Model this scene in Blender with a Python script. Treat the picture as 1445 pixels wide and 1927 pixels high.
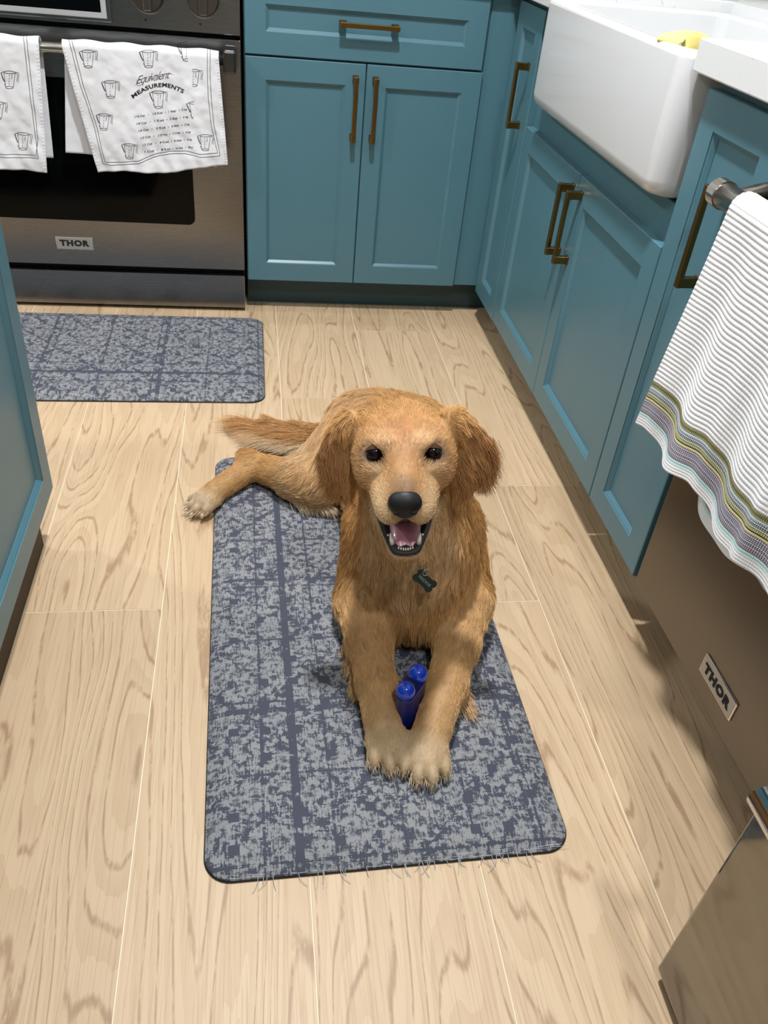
import bpy, bmesh, math, random
import numpy as np
from mathutils import Vector, Matrix, Euler, noise as mnoise

for o in list(bpy.data.objects): bpy.data.objects.remove(o)
SC = bpy.context.scene
COL = SC.collection
PI = math.pi

# ------------------------------------------------------------------ camera
CAM_F, CAM_ROT, CAM_LOC = 1536.94, (0.9210, -0.0851, -0.1295), (-0.6767, -2.385, 1.0566)
cd = bpy.data.cameras.new('camera'); cam = bpy.data.objects.new('camera', cd); COL.objects.link(cam)
cam.location = CAM_LOC; cam.rotation_euler = CAM_ROT
cd.sensor_fit = 'HORIZONTAL'; cd.sensor_width = 36.0; cd.lens = CAM_F/1445*36.0
cd.clip_start = 0.02; cd.clip_end = 50
SC.camera = cam

# ------------------------------------------------------------------ world, lamps, exposure
w = bpy.data.worlds.new('world'); SC.world = w; w.use_nodes = True
w.node_tree.nodes['Background'].inputs[0].default_value = (0.9, 0.93, 1.0, 1)
w.node_tree.nodes['Background'].inputs[1].default_value = 0.3
SC.view_settings.view_transform = 'Standard'; SC.view_settings.look = 'None'
SC.view_settings.exposure = 0.0; SC.view_settings.gamma = 1.0
SC.view_settings.use_curve_mapping = False
CEIL = 2.45
LAMPS = [(-0.55, -1.12, 42), (-0.40, -2.75, 19), (-2.55, -0.10, 17), (-2.5, -1.6, 23), (-2.3, -3.3, 8)]
for i, (x, y, e) in enumerate(LAMPS):
    ld = bpy.data.lights.new('recessed_lamp', 'AREA'); ld.shape = 'DISK'; ld.size = 0.13
    ld.energy = e; ld.color = (0.96, 0.99, 1.035); ld.spread = math.radians(165)
    lo = bpy.data.objects.new('recessed_lamp', ld); COL.objects.link(lo); lo.location = (x, y, CEIL-0.012)

# ------------------------------------------------------------------ camera maths (pixel -> real point on a real plane)
_R = np.array(Euler(CAM_ROT, 'XYZ').to_matrix())
_O = np.array(CAM_LOC)
def ray(u, v):
    d = _R @ np.array([(u-722.5)/CAM_F, -(v-963.5)/CAM_F, -1.0]); return d/np.linalg.norm(d)
def on_plane(u, v, ax, val):
    d = ray(u, v); return _O + d*((val-_O[ax])/d[ax])
def at_dist(u, v, dist): return _O + ray(u, v)*dist

# ------------------------------------------------------------------ node helpers
def lin(r, g, b):
    f = lambda c: ((c/255+0.055)/1.055)**2.4 if c/255 > 0.04045 else c/255/12.92
    return (f(r), f(g), f(b), 1)
class NT:
    def __init__(s, name):
        s.m = bpy.data.materials.new(name); s.m.use_nodes = True
        s.t = s.m.node_tree; s.b = s.t.nodes['Principled BSDF']
    def n(s, typ, **kw):
        nd = s.t.nodes.new(typ)
        for k, v in kw.items():
            if hasattr(nd, k): setattr(nd, k, v)
        return nd
    def link(s, a, b): s.t.links.new(a, b)
    def setin(s, sock, v):
        if isinstance(v, bpy.types.NodeSocket): s.link(v, sock)
        else: sock.default_value = v
    def math(s, op, a, b=None, c=None, clamp=False):
        nd = s.n('ShaderNodeMath', operation=op, use_clamp=clamp); s.setin(nd.inputs[0], a)
        if b is not None: s.setin(nd.inputs[1], b)
        if c is not None: s.setin(nd.inputs[2], c)
        return nd.outputs[0]
    def noise(s, vec, scale, detail=2, rough=0.5, dist=0.0):
        nd = s.n('ShaderNodeTexNoise'); s.setin(nd.inputs['Vector'], vec)
        nd.inputs['Scale'].default_value = scale; nd.inputs['Detail'].default_value = detail
        nd.inputs['Roughness'].default_value = rough; nd.inputs['Distortion'].default_value = dist
        return nd.outputs['Fac']
    def mix(s, fac, a, b):
        nd = s.n('ShaderNodeMix'); nd.data_type = 'RGBA'; s.setin(nd.inputs[0], fac)
        s.setin(nd.inputs[6], a); s.setin(nd.inputs[7], b); return nd.outputs[2]
    def ramp(s, fac, stops):
        nd = s.n('ShaderNodeValToRGB'); s.setin(nd.inputs[0], fac); e = nd.color_ramp.elements
        while len(e) < len(stops): e.new(0.5)
        for el, (p, c) in zip(e, stops): el.position = p; el.color = c if len(c) == 4 else (*c, 1)
        return nd.outputs[0]
    def smooth(s, x, lo, hi):
        nd = s.n('ShaderNodeMapRange'); nd.interpolation_type = 'SMOOTHSTEP'; s.setin(nd.inputs[0], x)
        s.setin(nd.inputs[1], lo); s.setin(nd.inputs[2], hi); return nd.outputs[0]
    def mapping(s, vec, scale=(1,1,1), loc=(0,0,0)):
        nd = s.n('ShaderNodeMapping'); s.setin(nd.inputs[0], vec); s.setin(nd.inputs['Scale'], scale); s.setin(nd.inputs['Location'], loc)
        return nd.outputs[0]
    def sep(s, vec):
        nd = s.n('ShaderNodeSeparateXYZ'); s.setin(nd.inputs[0], vec); return nd.outputs
    def comb(s, x, y, z=0.0):
        nd = s.n('ShaderNodeCombineXYZ')
        for i, v in enumerate((x, y, z)): s.setin(nd.inputs[i], v)
        return nd.outputs[0]
    def bump(s, h, strength=0.2, dist=0.001):
        nd = s.n('ShaderNodeBump'); nd.inputs['Strength'].default_value = strength; nd.inputs['Distance'].default_value = dist
        s.setin(nd.inputs['Height'], h); s.link(nd.outputs[0], s.b.inputs['Normal']); return nd
    def obj(s): return s.n('ShaderNodeTexCoord').outputs['Object']
    def geo(s): return s.n('ShaderNodeNewGeometry').outputs['Position']
def simple(name, col, rough=0.5, metal=0.0, coat=0.0, spec=0.5):
    N = NT(name); N.b.inputs['Base Color'].default_value = col; N.b.inputs['Roughness'].default_value = rough
    N.b.inputs['Metallic'].default_value = metal; N.b.inputs['Coat Weight'].default_value = coat
    N.b.inputs['Specular IOR Level'].default_value = spec
    return N

MAT = {}
def mk():
    # painted cabinets: satin teal with faint brush texture
    N = simple('teal_cabinet_paint', lin(93,137,151), 0.36)
    v = N.geo(); f = N.noise(N.mapping(v, (1.0,1.0,1.0)), 3.0, 3)
    N.link(N.mix(f, lin(74,114,126), lin(82,123,135)), N.b.inputs['Base Color'])
    N.bump(N.noise(v, 260, 2), 0.06, 0.0006); MAT['teal'] = N.m
    MAT['teal_shaded'] = simple('shaded_teal_toe_kick', lin(46,74,80), 0.5).m  # the cabinet teal, darkened to paint in the shade at the toe kick
    # gold pulls
    N = simple('aged_brass', lin(132,104,58), 0.30, 1.0); N.bump(N.noise(N.mapping(N.obj(), (300,300,20)), 1, 2), 0.08, 0.0004); MAT['brass'] = N.m
    # steels
    def steel(name, col, rough, sc, key, st=0.12):
        N = simple(name, col, rough, 1.0)
        g = N.noise(N.mapping(N.geo(), sc), 1.0, 3)
        r = N.math('MULTIPLY_ADD', g, 0.10, rough-0.05); N.link(r, N.b.inputs['Roughness'])
        N.b.inputs['Anisotropic'].default_value = 0.5
        N.bump(g, st, 0.0003); MAT[key] = N.m
    steel('brushed_stainless_range', lin(138,138,137), 0.28, (6,6,900), 'steel_range')
    steel('brushed_stainless_dishwasher', lin(120,115,108), 0.34, (6,6,900), 'steel_dw')
    steel('smooth_stainless_fridge', lin(134,130,122), 0.09, (4,4,500), 'steel_fridge', 0.04)
    steel('polished_steel_handle', lin(205,202,196), 0.2, (200,4,200), 'steel_handle')
    steel('dark_brushed_steel', lin(96,98,98), 0.3, (6,6,500), 'steel_dark')
    MAT['navy_slot'] = simple('navy_slot', lin(5,12,44), 0.4).m
    MAT['chrome'] = simple('chrome', lin(225,225,225), 0.08, 1.0).m
    MAT['black'] = simple('black_plastic', lin(16,16,17), 0.45).m
    MAT['gap'] = simple('black_recess', lin(8,8,9), 0.8).m
    N = simple('dark_oven_glass', lin(5,7,8), 0.06, 0, 0, 0.12); MAT['glass'] = N.m
    N = simple('white_fireclay', lin(217,218,218), 0.14, 0, 0.4); N.bump(N.noise(N.geo(), 14, 2), 0.05, 0.002); MAT['fireclay'] = N.m
    N = simple('white_quartz', lin(226,227,226), 0.2)
    f = N.noise(N.geo(), 60, 4, 0.7); N.link(N.mix(N.smooth(f, 0.62, 0.75), lin(226,228,227), lin(202,203,203)), N.b.inputs['Base Color']); MAT['quartz'] = N.m
    MAT['wall'] = simple('warm_white_wall_paint', lin(212,210,206), 0.8).m
    MAT['ceil'] = simple('white_ceiling_paint', lin(235,233,228), 0.9).m
    MAT['yellow'] = simple('yellow_cloth', lin(240,222,130), 0.9).m
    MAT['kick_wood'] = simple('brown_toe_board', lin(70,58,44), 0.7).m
    MAT['ink'] = simple('black_fabric_ink', lin(28,28,32), 0.9).m
    N = NT('lamp_lens'); N.b.inputs['Emission Color'].default_value = (1,.95,.88,1); N.b.inputs['Emission Strength'].default_value = 3.0; MAT['lens'] = N.m
    # cotton tea towel
    N = simple('white_cotton', lin(224,224,226), 0.95)
    wv = N.noise(N.mapping(N.geo(), (900,900,900)), 1.0, 2)
    f2 = N.noise(N.geo(), 24, 4, 0.6)
    N.link(N.mix(f2, lin(214,215,219), lin(234,234,234)), N.b.inputs['Base Color'])
    N.bump(N.math('ADD', N.math('MULTIPLY', wv, 0.3), f2), 0.5, 0.002)
    N.b.inputs['Subsurface Weight'].default_value = 0.0; MAT['cotton'] = N.m
    MAT['blue'] = simple('glossy_blue_plastic', lin(10,64,200), 0.10, 0, 1.0).m
    N = NT('translucent_blue_plastic'); N.b.inputs['Base Color'].default_value = lin(6,28,112); N.b.inputs['Roughness'].default_value = 0.3
    N.b.inputs['Coat Weight'].default_value = 0.5; MAT['blue_dark'] = N.m
    MAT['tag'] = simple('dark_green_enamel', lin(24,44,38), 0.35, 0.2).m
    MAT['tag_text'] = simple('engraved_silver', lin(150,160,150), 0.4, 0.6).m
    # oak planks
    N = NT('pale_oak_plank'); oi = N.n('ShaderNodeObjectInfo'); rnd = oi.outputs['Random']
    tc = N.obj(); off = N.comb(N.math('MULTIPLY', rnd, 37.0), N.math('MULTIPLY', rnd, 91.0), N.math('MULTIPLY', rnd, 11.0))
    va = N.n('ShaderNodeVectorMath', operation='ADD'); N.link(tc, va.inputs[0]); N.link(off, va.inputs[1]); v = va.outputs[0]
    x, y, z = N.sep(v)
    base = N.noise(N.comb(N.math('MULTIPLY', x, 4.2), N.math('MULTIPLY', y, 0.50), rnd), 1.0, 2, 0.45, 0.35)
    fine = N.noise(N.comb(N.math('MULTIPLY', x, 22), N.math('MULTIPLY', y, 2.6), rnd), 1.0, 3, 0.6)
    fld = N.math('ADD', N.math('MULTIPLY', base, 27.0), N.math('MULTIPLY', fine, 1.0))
    fr = N.math('FRACT', fld)
    line = N.math('SUBTRACT', 1.0, N.smooth(N.math('ABSOLUTE', N.math('SUBTRACT', fr, 0.5)), 0.01, 0.12))
    halo = N.math('SUBTRACT', 1.0, N.smooth(fr, 0.0, 0.75))
    pores = N.noise(N.comb(N.math('MULTIPLY', x, 300), N.math('MULTIPLY', y, 5), 0.0), 1.0, 3, 0.65)
    pf = N.smooth(pores, 0.50, 0.66)
    blot = N.noise(N.comb(N.math('MULTIPLY', x, 7), N.math('MULTIPLY', y, 2.2), 3.0), 1.0, 3, 0.6)
    brk = N.noise(N.comb(N.math('MULTIPLY', x, 60), N.math('MULTIPLY', y, 16), 5.0), 1.0, 3, 0.7)
    c0 = N.mix(blot, lin(218,195,163), lin(204,177,145))
    c1 = N.mix(N.math('MULTIPLY', halo, 0.30), c0, lin(184,153,117))
    c2 = N.mix(N.math('MULTIPLY', N.math('MULTIPLY', line, N.smooth(brk, 0.32, 0.56)), 0.72), c1, lin(156,122,90))
    c3 = N.mix(N.math('MULTIPLY', pf, 0.36), c2, lin(170,140,106))
    tint = N.mix(rnd, lin(255,252,246), lin(240,236,228))
    mm = N.n('ShaderNodeMix'); mm.data_type = 'RGBA'; mm.blend_type = 'MULTIPLY'; mm.inputs[0].default_value = 1.0
    N.link(c3, mm.inputs[6]); N.link(tint, mm.inputs[7]); N.link(mm.outputs[2], N.b.inputs['Base Color'])
    N.b.inputs['Roughness'].default_value = 0.48
    N.bump(N.math('SUBTRACT', 1.0, N.math('ADD', N.math('MULTIPLY', line, 0.5), pf)), 0.18, 0.0006); MAT['plank'] = N.m
    MAT['seam'] = simple('plank_bevel_highlight', lin(236,220,192), 0.6).m  # pale seam colour paints in the light caught by the plank bevels
    # woven mat fabric; local frame: x across (0.5), y along (1.0)
    N = NT('distressed_navy_grey_weave'); tc = N.obj(); x, y, z = N.sep(tc)
    q = 650.0
    qx = N.math('DIVIDE', N.math('FLOOR', N.math('MULTIPLY', x, q)), q); qy = N.math('DIVIDE', N.math('FLOOR', N.math('MULTIPLY', y, q)), q)
    n1 = N.noise(N.comb(N.math('MULTIPLY', qx, 78), N.math('MULTIPLY', qy, 104), 0.0), 1.0, 5, 0.74, 0.4)
    n2 = N.noise(N.comb(N.math('MULTIPLY', qx, 14), N.math('MULTIPLY', qy, 16), 4.0), 1.0, 3, 0.6)
    tick = N.noise(N.comb(N.math('MULTIPLY', x, 420), N.math('MULTIPLY', y, 60), 0.0), 1.0, 2, 0.6)
    tick2 = N.noise(N.comb(N.math('MULTIPLY', x, 50), N.math('MULTIPLY', y, 480), 2.0), 1.0, 2, 0.6)
    def cell(c, per, ph=0.0): return N.math('ABSOLUTE', N.math('SUBTRACT', N.math('FRACT', N.math('ADD', N.math('DIVIDE', c, per), ph)), 0.5))
    per = 0.048
    cx, cy = cell(x, per), cell(y, per, 0.2)
    sq = N.math('MULTIPLY', N.math('LESS_THAN', cx, 0.16), N.math('LESS_THAN', cy, 0.15))
    sqn = N.noise(N.comb(N.math('FLOOR', N.math('DIVIDE', x, per)), N.math('FLOOR', N.math('ADD', N.math('DIVIDE', y, per), 0.2)), 7.0), 3.7, 0)
    sq = N.math('MULTIPLY', sq, N.smooth(sqn, 0.42, 0.56))
    dia = N.math('ABSOLUTE', N.math('SUBTRACT', N.math('ADD', cell(x, 0.096), cell(y, 0.096, 0.1)), 0.5)); dia = N.math('SUBTRACT', 1.0, N.smooth(dia, 0.0, 0.13))
    vln = N.math('LESS_THAN', cell(x, 0.0973, 0.30), 0.020); hln = N.math('LESS_THAN', cell(y, 0.1345, 0.12), 0.016)
    bl = N.math('LESS_THAN', N.math('ABSOLUTE', N.math('ADD', x, 0.128)), 0.0062)
    bl2 = N.math('LESS_THAN', N.math('ABSOLUTE', N.math('SUBTRACT', x, 0.205)), 0.003)
    hb = N.math('LESS_THAN', N.math('ABSOLUTE', N.math('ADD', y, 0.235)), 0.0055)
    hb2 = N.math('LESS_THAN', N.math('ABSOLUTE', N.math('SUBTRACT', y, 0.07)), 0.004)
    a = N.math('ADD', N.math('ADD', N.math('MULTIPLY', n1, 1.0), N.math('MULTIPLY', N.math('SUBTRACT', n2, 0.5), 0.30)), N.math('ADD', N.math('MULTIPLY', N.math('SUBTRACT', tick, 0.5), 0.36), N.math('MULTIPLY', N.math('SUBTRACT', tick2, 0.5), 0.28)))
    a = N.math('ADD', a, N.math('MULTIPLY', sq, 0.22)); a = N.math('ADD', a, N.math('MULTIPLY', dia, 0.075))
    a = N.math('ADD', a, N.math('MULTIPLY', N.math('ADD', vln, hln), 0.11))
    a = N.math('ADD', a, N.math('MULTIPLY', bl, 0.19)); a = N.math('ADD', a, N.math('MULTIPLY', N.math('ADD', N.math('ADD', hb, hb2), bl2), 0.12))
    mask = N.math('MAXIMUM', N.smooth(a, 0.532, 0.556), N.math('MULTIPLY', N.smooth(N.math('ADD', n1, N.math('MULTIPLY', tick, 0.5)), 0.70, 0.82), 0.8))
    g = N.noise(N.comb(N.math('MULTIPLY', x, 500), N.math('MULTIPLY', y, 500), 0.0), 1.0, 2)
    cg = N.mix(N.noise(tc, 9, 2), lin(138,140,142), lin(155,155,153)); cg = N.mix(N.math('MULTIPLY', g, 0.35), cg, lin(112,115,119))
    cn = N.mix(g, lin(36,40,56), lin(64,69,86))
    N.link(N.mix(N.math('MULTIPLY', mask, 0.93), cg, cn), N.b.inputs['Base Color']); N.b.inputs['Roughness'].default_value = 0.78
    N.b.inputs['Sheen Weight'].default_value = 0.1
    wv = N.math('MULTIPLY', N.math('SINE', N.math('MULTIPLY', y, 2600)), 0.3)
    N.bump(N.math('ADD', N.math('ADD', wv, g), N.math('MULTIPLY', mask, -0.5)), 0.35, 0.0006); MAT['mat'] = N.m
    MAT['mat_rim'] = simple('black_rubber', lin(30,31,34), 0.6).m
    MAT['thread'] = simple('pale_thread', lin(190,192,192), 0.9).m
mk()

# ------------------------------------------------------------------ object helpers
def link(name, me, mat=None, parent=None):
    o = bpy.data.objects.new(name, me); COL.objects.link(o)
    if mat is not None:
        for mm in (mat if isinstance(mat, (list, tuple)) else [mat]): me.materials.append(MAT[mm] if isinstance(mm, str) else mm)
    if parent is not None: o.parent = parent
    return o
def from_bm(name, bm, mat, parent=None, smooth=False):
    me = bpy.data.meshes.new(name); bmesh.ops.recalc_face_normals(bm, faces=bm.faces[:]); bm.to_mesh(me); bm.free()
    if smooth:
        for p in me.polygons: p.use_smooth = True
    return link(name, me, mat, parent)
def tag(o, label=None, cat=None, group=None, kind=None):
    if label: o['label'] = label
    if cat: o['category'] = cat
    if group: o['group'] = group
    if kind: o['kind'] = kind
    return o
def thing(name, label, cat, loc=(0,0,0), rz=0.0, group=None):
    o = bpy.data.objects.new(name, None); COL.objects.link(o); o.location = loc; o.rotation_euler = (0,0,rz)
    o.empty_display_size = 0.05
    return tag(o, label, cat, group)
def add_box(bm, x0, x1, y0, y1, z0, z1, bev=0.0, seg=2):
    r = bmesh.ops.create_cube(bm, size=1.0)
    vs = r['verts']
    bmesh.ops.scale(bm, vec=(x1-x0, y1-y0, z1-z0), verts=vs); bmesh.ops.translate(bm, vec=((x0+x1)/2, (y0+y1)/2, (z0+z1)/2), verts=vs)
    if bev > 0:
        es = list({e for v in vs for e in v.link_edges})
        bmesh.ops.bevel(bm, geom=es, offset=bev, segments=seg, affect='EDGES', profile=0.5, clamp_overlap=True)
def box(name, b, mat, parent=None, bev=0.0, seg=2, smooth=False):
    bm = bmesh.new(); add_box(bm, *b, bev=bev, seg=seg); return from_bm(name, bm, mat, parent, smooth)
def tube_bm(bm, pts, rad, n=16, caps=True):
    pts = [Vector(p) for p in pts]; rads = rad if isinstance(rad, (list, tuple)) else [rad]*len(pts)
    rings = []; up = Vector((0,0,1))
    for i, p in enumerate(pts):
        t = (pts[min(i+1, len(pts)-1)]-pts[max(i-1, 0)]).normalized()
        if i == 0:
            a = t.cross(up); 
            if a.length < 1e-3: a = t.cross(Vector((1,0,0)))
            a.normalize()
        else:
            a = (a - t*a.dot(t)).normalized()
        b = t.cross(a)
        rings.append([bm.verts.new(p + (a*math.cos(k*2*PI/n)+b*math.sin(k*2*PI/n))*rads[i]) for k in range(n)])
    for r0, r1 in zip(rings, rings[1:]):
        for k in range(n): bm.faces.new((r0[k], r0[(k+1)%n], r1[(k+1)%n], r1[k]))
    if caps: bm.faces.new(rings[0][::-1]); bm.faces.new(rings[-1])
def ring_panel(bm, x0, x1, z0, z1, prof, back):
    """rings of (inset, depth) from the outside in; flat last panel; back plane at y=back"""
    R = []
    for (i, d) in [(0, back)] + prof:
        R.append([bm.verts.new(c) for c in ((x0+i, d, z0+i), (x1-i, d, z0+i), (x1-i, d, z1-i), (x0+i, d, z1-i))])
    for a, b in zip(R, R[1:]):
        for k in range(4): bm.faces.new((a[k], a[(k+1)%4], b[(k+1)%4], b[k]))
    return R
def shaker(name, x0, x1, z0, z1, parent, s=0.052, th=0.019):
    """door or drawer front: frame mesh with a recessed panel as its own piece; front face at y=0 towards -y"""
    bm = bmesh.new()
    R = ring_panel(bm, x0, x1, z0, z1, [(0, 0.0015), (0.0015, 0), (s, 0), (s+0.0005, 0.0022), (s+0.0022, 0.0028), (s+0.0085, 0.0085), (s+0.009, 0.0105)], th)
    bm.faces.new(R[0][::-1])
    d = from_bm(name, bm, 'teal', parent)
    i = s+0.0088
    box('recessed_panel', (x0+i, x1-i, 0.0095, 0.016, z0+i, z1-i), 'teal', d)
    return d
def pull(parent, x, z0, z1, vertical=True, off=0.034, name='handle'):
    """square bar pull in the frame of the door (front at y=0)"""
    bm = bmesh.new(); b = 0.0055
    if vertical:
        add_box(bm, x-b, x+b, -off, -off+0.009, z0, z1, 0.0012, 1)
        for zz in (z0+0.009, z1-0.009):
            add_box(bm, x-0.0062, x+0.0062, -off+0.001, 0.0, zz-0.008, zz+0.008, 0.001, 1)
            add_box(bm, x-0.0075, x+0.0075, -0.003, 0.0, zz-0.0095, zz+0.0095, 0.0006, 1)
    else:
        add_box(bm, z0, z1, -off, -off+0.009, x-b, x+b, 0.0012, 1)
        for zz in (z0+0.009, z1-0.009):
            add_box(bm, zz-0.008, zz+0.008, -off+0.001, 0.0, x-0.0062, x+0.0062, 0.001, 1)
            add_box(bm, zz-0.0095, zz+0.0095, -0.003, 0.0, x-0.0075, x+0.0075, 0.0006, 1)
    return from_bm(name, bm, 'brass', parent)
def text_polys(s, size=1.0, bold=0.0, shear=0.0, spacing=1.0, ext=0.0):
    """triangulated text from the built-in font: list of (verts, faces), origin at centre"""
    c = bpy.data.curves.new('t', 'FONT'); c.body = s; c.size = size; c.offset = bold; c.shear = shear; c.space_character = spacing
    c.align_x = 'CENTER'; c.resolution_u = 3; c.extrude = ext
    o = bpy.data.objects.new('t', c); COL.objects.link(o)
    dg = bpy.context.evaluated_depsgraph_get(); me = o.evaluated_get(dg).to_mesh()
    V = [tuple(v.co) for v in me.vertices]; F = [tuple(p.vertices) for p in me.polygons]
    o.evaluated_get(dg).to_mesh_clear(); bpy.data.objects.remove(o); bpy.data.curves.remove(c)
    return V, F
def mesh_obj(name, V, F, mat, parent=None, smooth=False):
    me = bpy.data.meshes.new(name); me.from_pydata([tuple(v) for v in V], [], F); me.update()
    if smooth: me.polygons.foreach_set('use_smooth', [True]*len(me.polygons))
    return link(name, me, mat, parent)
def badge(parent, xc, zc, w=0.100, h=0.037, y=0.0):
    """maker's plate: bright rim, grey field, black lettering; lies on the face y towards -y"""
    b = box('name_plate', (xc-w/2, xc+w/2, y-0.003, y, zc-h/2, zc+h/2), 'chrome', parent, 0.0012, 2)
    box('plate_field', (xc-w/2+0.0025, xc+w/2-0.0025, y-0.0035, y-0.0029, zc-h/2+0.0025, zc+h/2-0.0025), 'plate', b)
    V, F = text_polys('THOR', 0.027, 0.0016, 0, 1.16, 0.0003)
    zs = [v[1] for v in V]; zm = (min(zs)+max(zs))/2; xs = [v[0] for v in V]; xm = (min(xs)+max(xs))/2; k = 0.080/(max(xs)-min(xs))
    mesh_obj('lettering', [(xc+(v[0]-xm)*k, y-0.0039-v[2], zc+0.001+(v[1]-zm)*0.80) for v in V], F, 'ink', b)
MAT['alu'] = simple('light_brushed_aluminium', lin(222,224,226), 0.42, 0.7).m
MAT['plate'] = simple('satin_grey_plate', lin(176,174,166), 0.4, 0.5).m

# ================================================================== SETTING
RX, BY = 0.640, 0.640      # right wall, back wall
LX, FY = -4.2, -5.2
def struct(name, b, mat): return tag(box(name, b, mat), kind='structure')
floor = struct('floor', (LX-0.1, RX+0.1, FY-0.1, BY+0.1, -0.08, -0.0008), 'seam')
struct('wall_back', (LX-0.1, RX+0.1, BY, BY+0.1, -0.08, CEIL+0.1), 'wall')
struct('wall_right', (RX, RX+0.1, FY-0.1, BY, -0.08, CEIL+0.1), 'wall')
struct('wall_left', (LX-0.1, LX, FY-0.1, BY, -0.08, CEIL+0.1), 'wall')
struct('wall_front', (LX, RX, FY-0.1, FY, -0.08, CEIL+0.1), 'wall')
struct('ceiling', (LX-0.1, RX+0.1, FY-0.1, BY+0.1, CEIL, CEIL+0.1), 'ceil')
# oak boards, one object each
PW = 0.235; rng = random.Random(5)
JOINTS = {0: [-1.29, -0.105], 1: [-2.20, -0.30], 2: [-1.709, -0.524], 3: [-2.48, -1.297, -0.113], 4: [-2.11, -0.918]}
pcache = {}
for k in range(-12, 7):
    x0 = -0.847-PW + k*PW; x1 = min(x0+PW, RX); x0 = max(x0, LX)
    if x1-x0 < 0.01: continue
    js = list(JOINTS.get(k, []))
    if not js: js = [-0.2-rng.random()*1.1]
    js.sort()
    while js[0] > FY+0.3: js.insert(0, js[0]-1.186)
    while js[-1] < BY-0.3: js.append(js[-1]+1.186)
    js = [FY] + [j for j in js if FY+0.05 < j < BY-0.05] + [BY]
    for a, b in zip(js, js[1:]):
        key = (round(x1-x0, 4), round(b-a, 4))
        if key not in pcache:
            g = 0.0009; bm = bmesh.new(); hx, hy = (x1-x0)/2-g, (b-a)/2-g
            add_box(bm, -hx, hx, -hy, hy, -0.0007, 0.0, 0.0003, 1)
            me = bpy.data.meshes.new('plank'); bm.to_mesh(me); bm.free(); me.materials.append(MAT['plank']); pcache[key] = me
        o = bpy.data.objects.new('plank', pcache[key]); COL.objects.link(o); o.location = ((x0+x1)/2, (a+b)/2, 0); o.parent = floor
for i, (x, y, e) in enumerate(LAMPS):
    t = thing('ceiling_light', ['round recessed ceiling light above the dog', 'round recessed ceiling light nearest the fridge', 'round recessed ceiling light left of the range',
        'round recessed ceiling light over the island', 'round recessed ceiling light at the front left', 'round recessed ceiling light over the sink'][i], 'lamp', (x, y, CEIL), group='recessed ceiling lights')
    bm = bmesh.new(); tube_bm(bm, [(0,0,0), (0,0,-0.006)], [0.090, 0.086], 32); from_bm('trim_ring', bm, 'ceil', t)
    bm = bmesh.new(); tube_bm(bm, [(0,0,-0.0062), (0,0,-0.0085)], 0.068, 32); from_bm('lens', bm, 'lens', t)

# ================================================================== BACK CABINET (drawer over two doors)
c = thing('base_cabinet', 'teal base cabinet beside the range with one drawer over two doors', 'cabinet', (0,0,0))
box('carcass', (-0.6965, -0.062, 0.0192, 0.62, 0.100, 0.876), 'teal', c)
box('toe_kick', (-0.6965, 0.10, 0.080, 0.10, 0.0, 0.101), 'teal_shaded', c)
d = shaker('drawer', -0.694, -0.072, 0.6995, 0.8635, c, 0.052); pull(d, 0.783, -0.457, -0.305, False)
d = shaker('door', -0.694, -0.3815, 0.102, 0.6945, c); pull(d, -0.408, 0.508, 0.668)
d = shaker('door', -0.3785, -0.067, 0.102, 0.6945, c); pull(d, -0.355, 0.508, 0.668)
box('corner_filler', (-0.064, 0.0185, 0.014, 0.030, 0.102, 0.876), 'teal', c)

# ================================================================== RIGHT RUN (local x runs towards the camera, front faces the aisle)
def run(name, label, cat, y): return thing(name, label, cat, (0, y, 0), -PI/2)
# narrow corner cabinet
c = run('base_cabinet', 'narrow teal corner cabinet with a single slim door and brass pull', 'cabinet', 0)
box('carcass', (0.018, 0.243, 0.0192, 0.60, 0.100, 0.876), 'teal', c)
box('toe_kick', (0.10, 0.243, 0.080, 0.095, 0.0, 0.101), 'teal_shaded', c)
d = shaker('door', 0.018, 0.2375, 0.098, 0.867, c); pull(d, 0.180, 0.600, 0.752)
# sink cabinet
c = run('sink_cabinet', 'teal sink cabinet with two doors under the white farmhouse sink', 'cabinet', 0)
box('carcass', (0.2445, 1.0990, 0.0192, 0.60, 0.100, 0.684), 'teal', c)
box('gap_shade', (0.2445, 0.338, 0.0300, 0.060, 0.684, 0.876), 'gap', c)  # black block painting in the shade of the open gap beside the apron
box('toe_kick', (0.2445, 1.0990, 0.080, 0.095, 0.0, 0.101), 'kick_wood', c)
d = shaker('door', 0.2455, 0.6715, 0.102, 0.6215, c); pull(d, 0.647, 0.442, 0.597)
d = shaker('door', 0.6745, 1.0985, 0.102, 0.6215, c); pull(d, 0.702, 0.442, 0.597)
# tall door cabinet by dishwasher
c = run('base_cabinet', 'teal cabinet with one full-height door between sink and dishwasher', 'cabinet', 0)
box('carcass', (1.1005, 1.3460, 0.0192, 0.60, 0.100, 0.876), 'teal', c)
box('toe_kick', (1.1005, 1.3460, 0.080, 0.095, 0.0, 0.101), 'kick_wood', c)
d = shaker('door', 1.1020, 1.3445, 0.102, 0.8645, c, 0.050); pull(d, 1.240, 0.608, 0.762)
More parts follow.
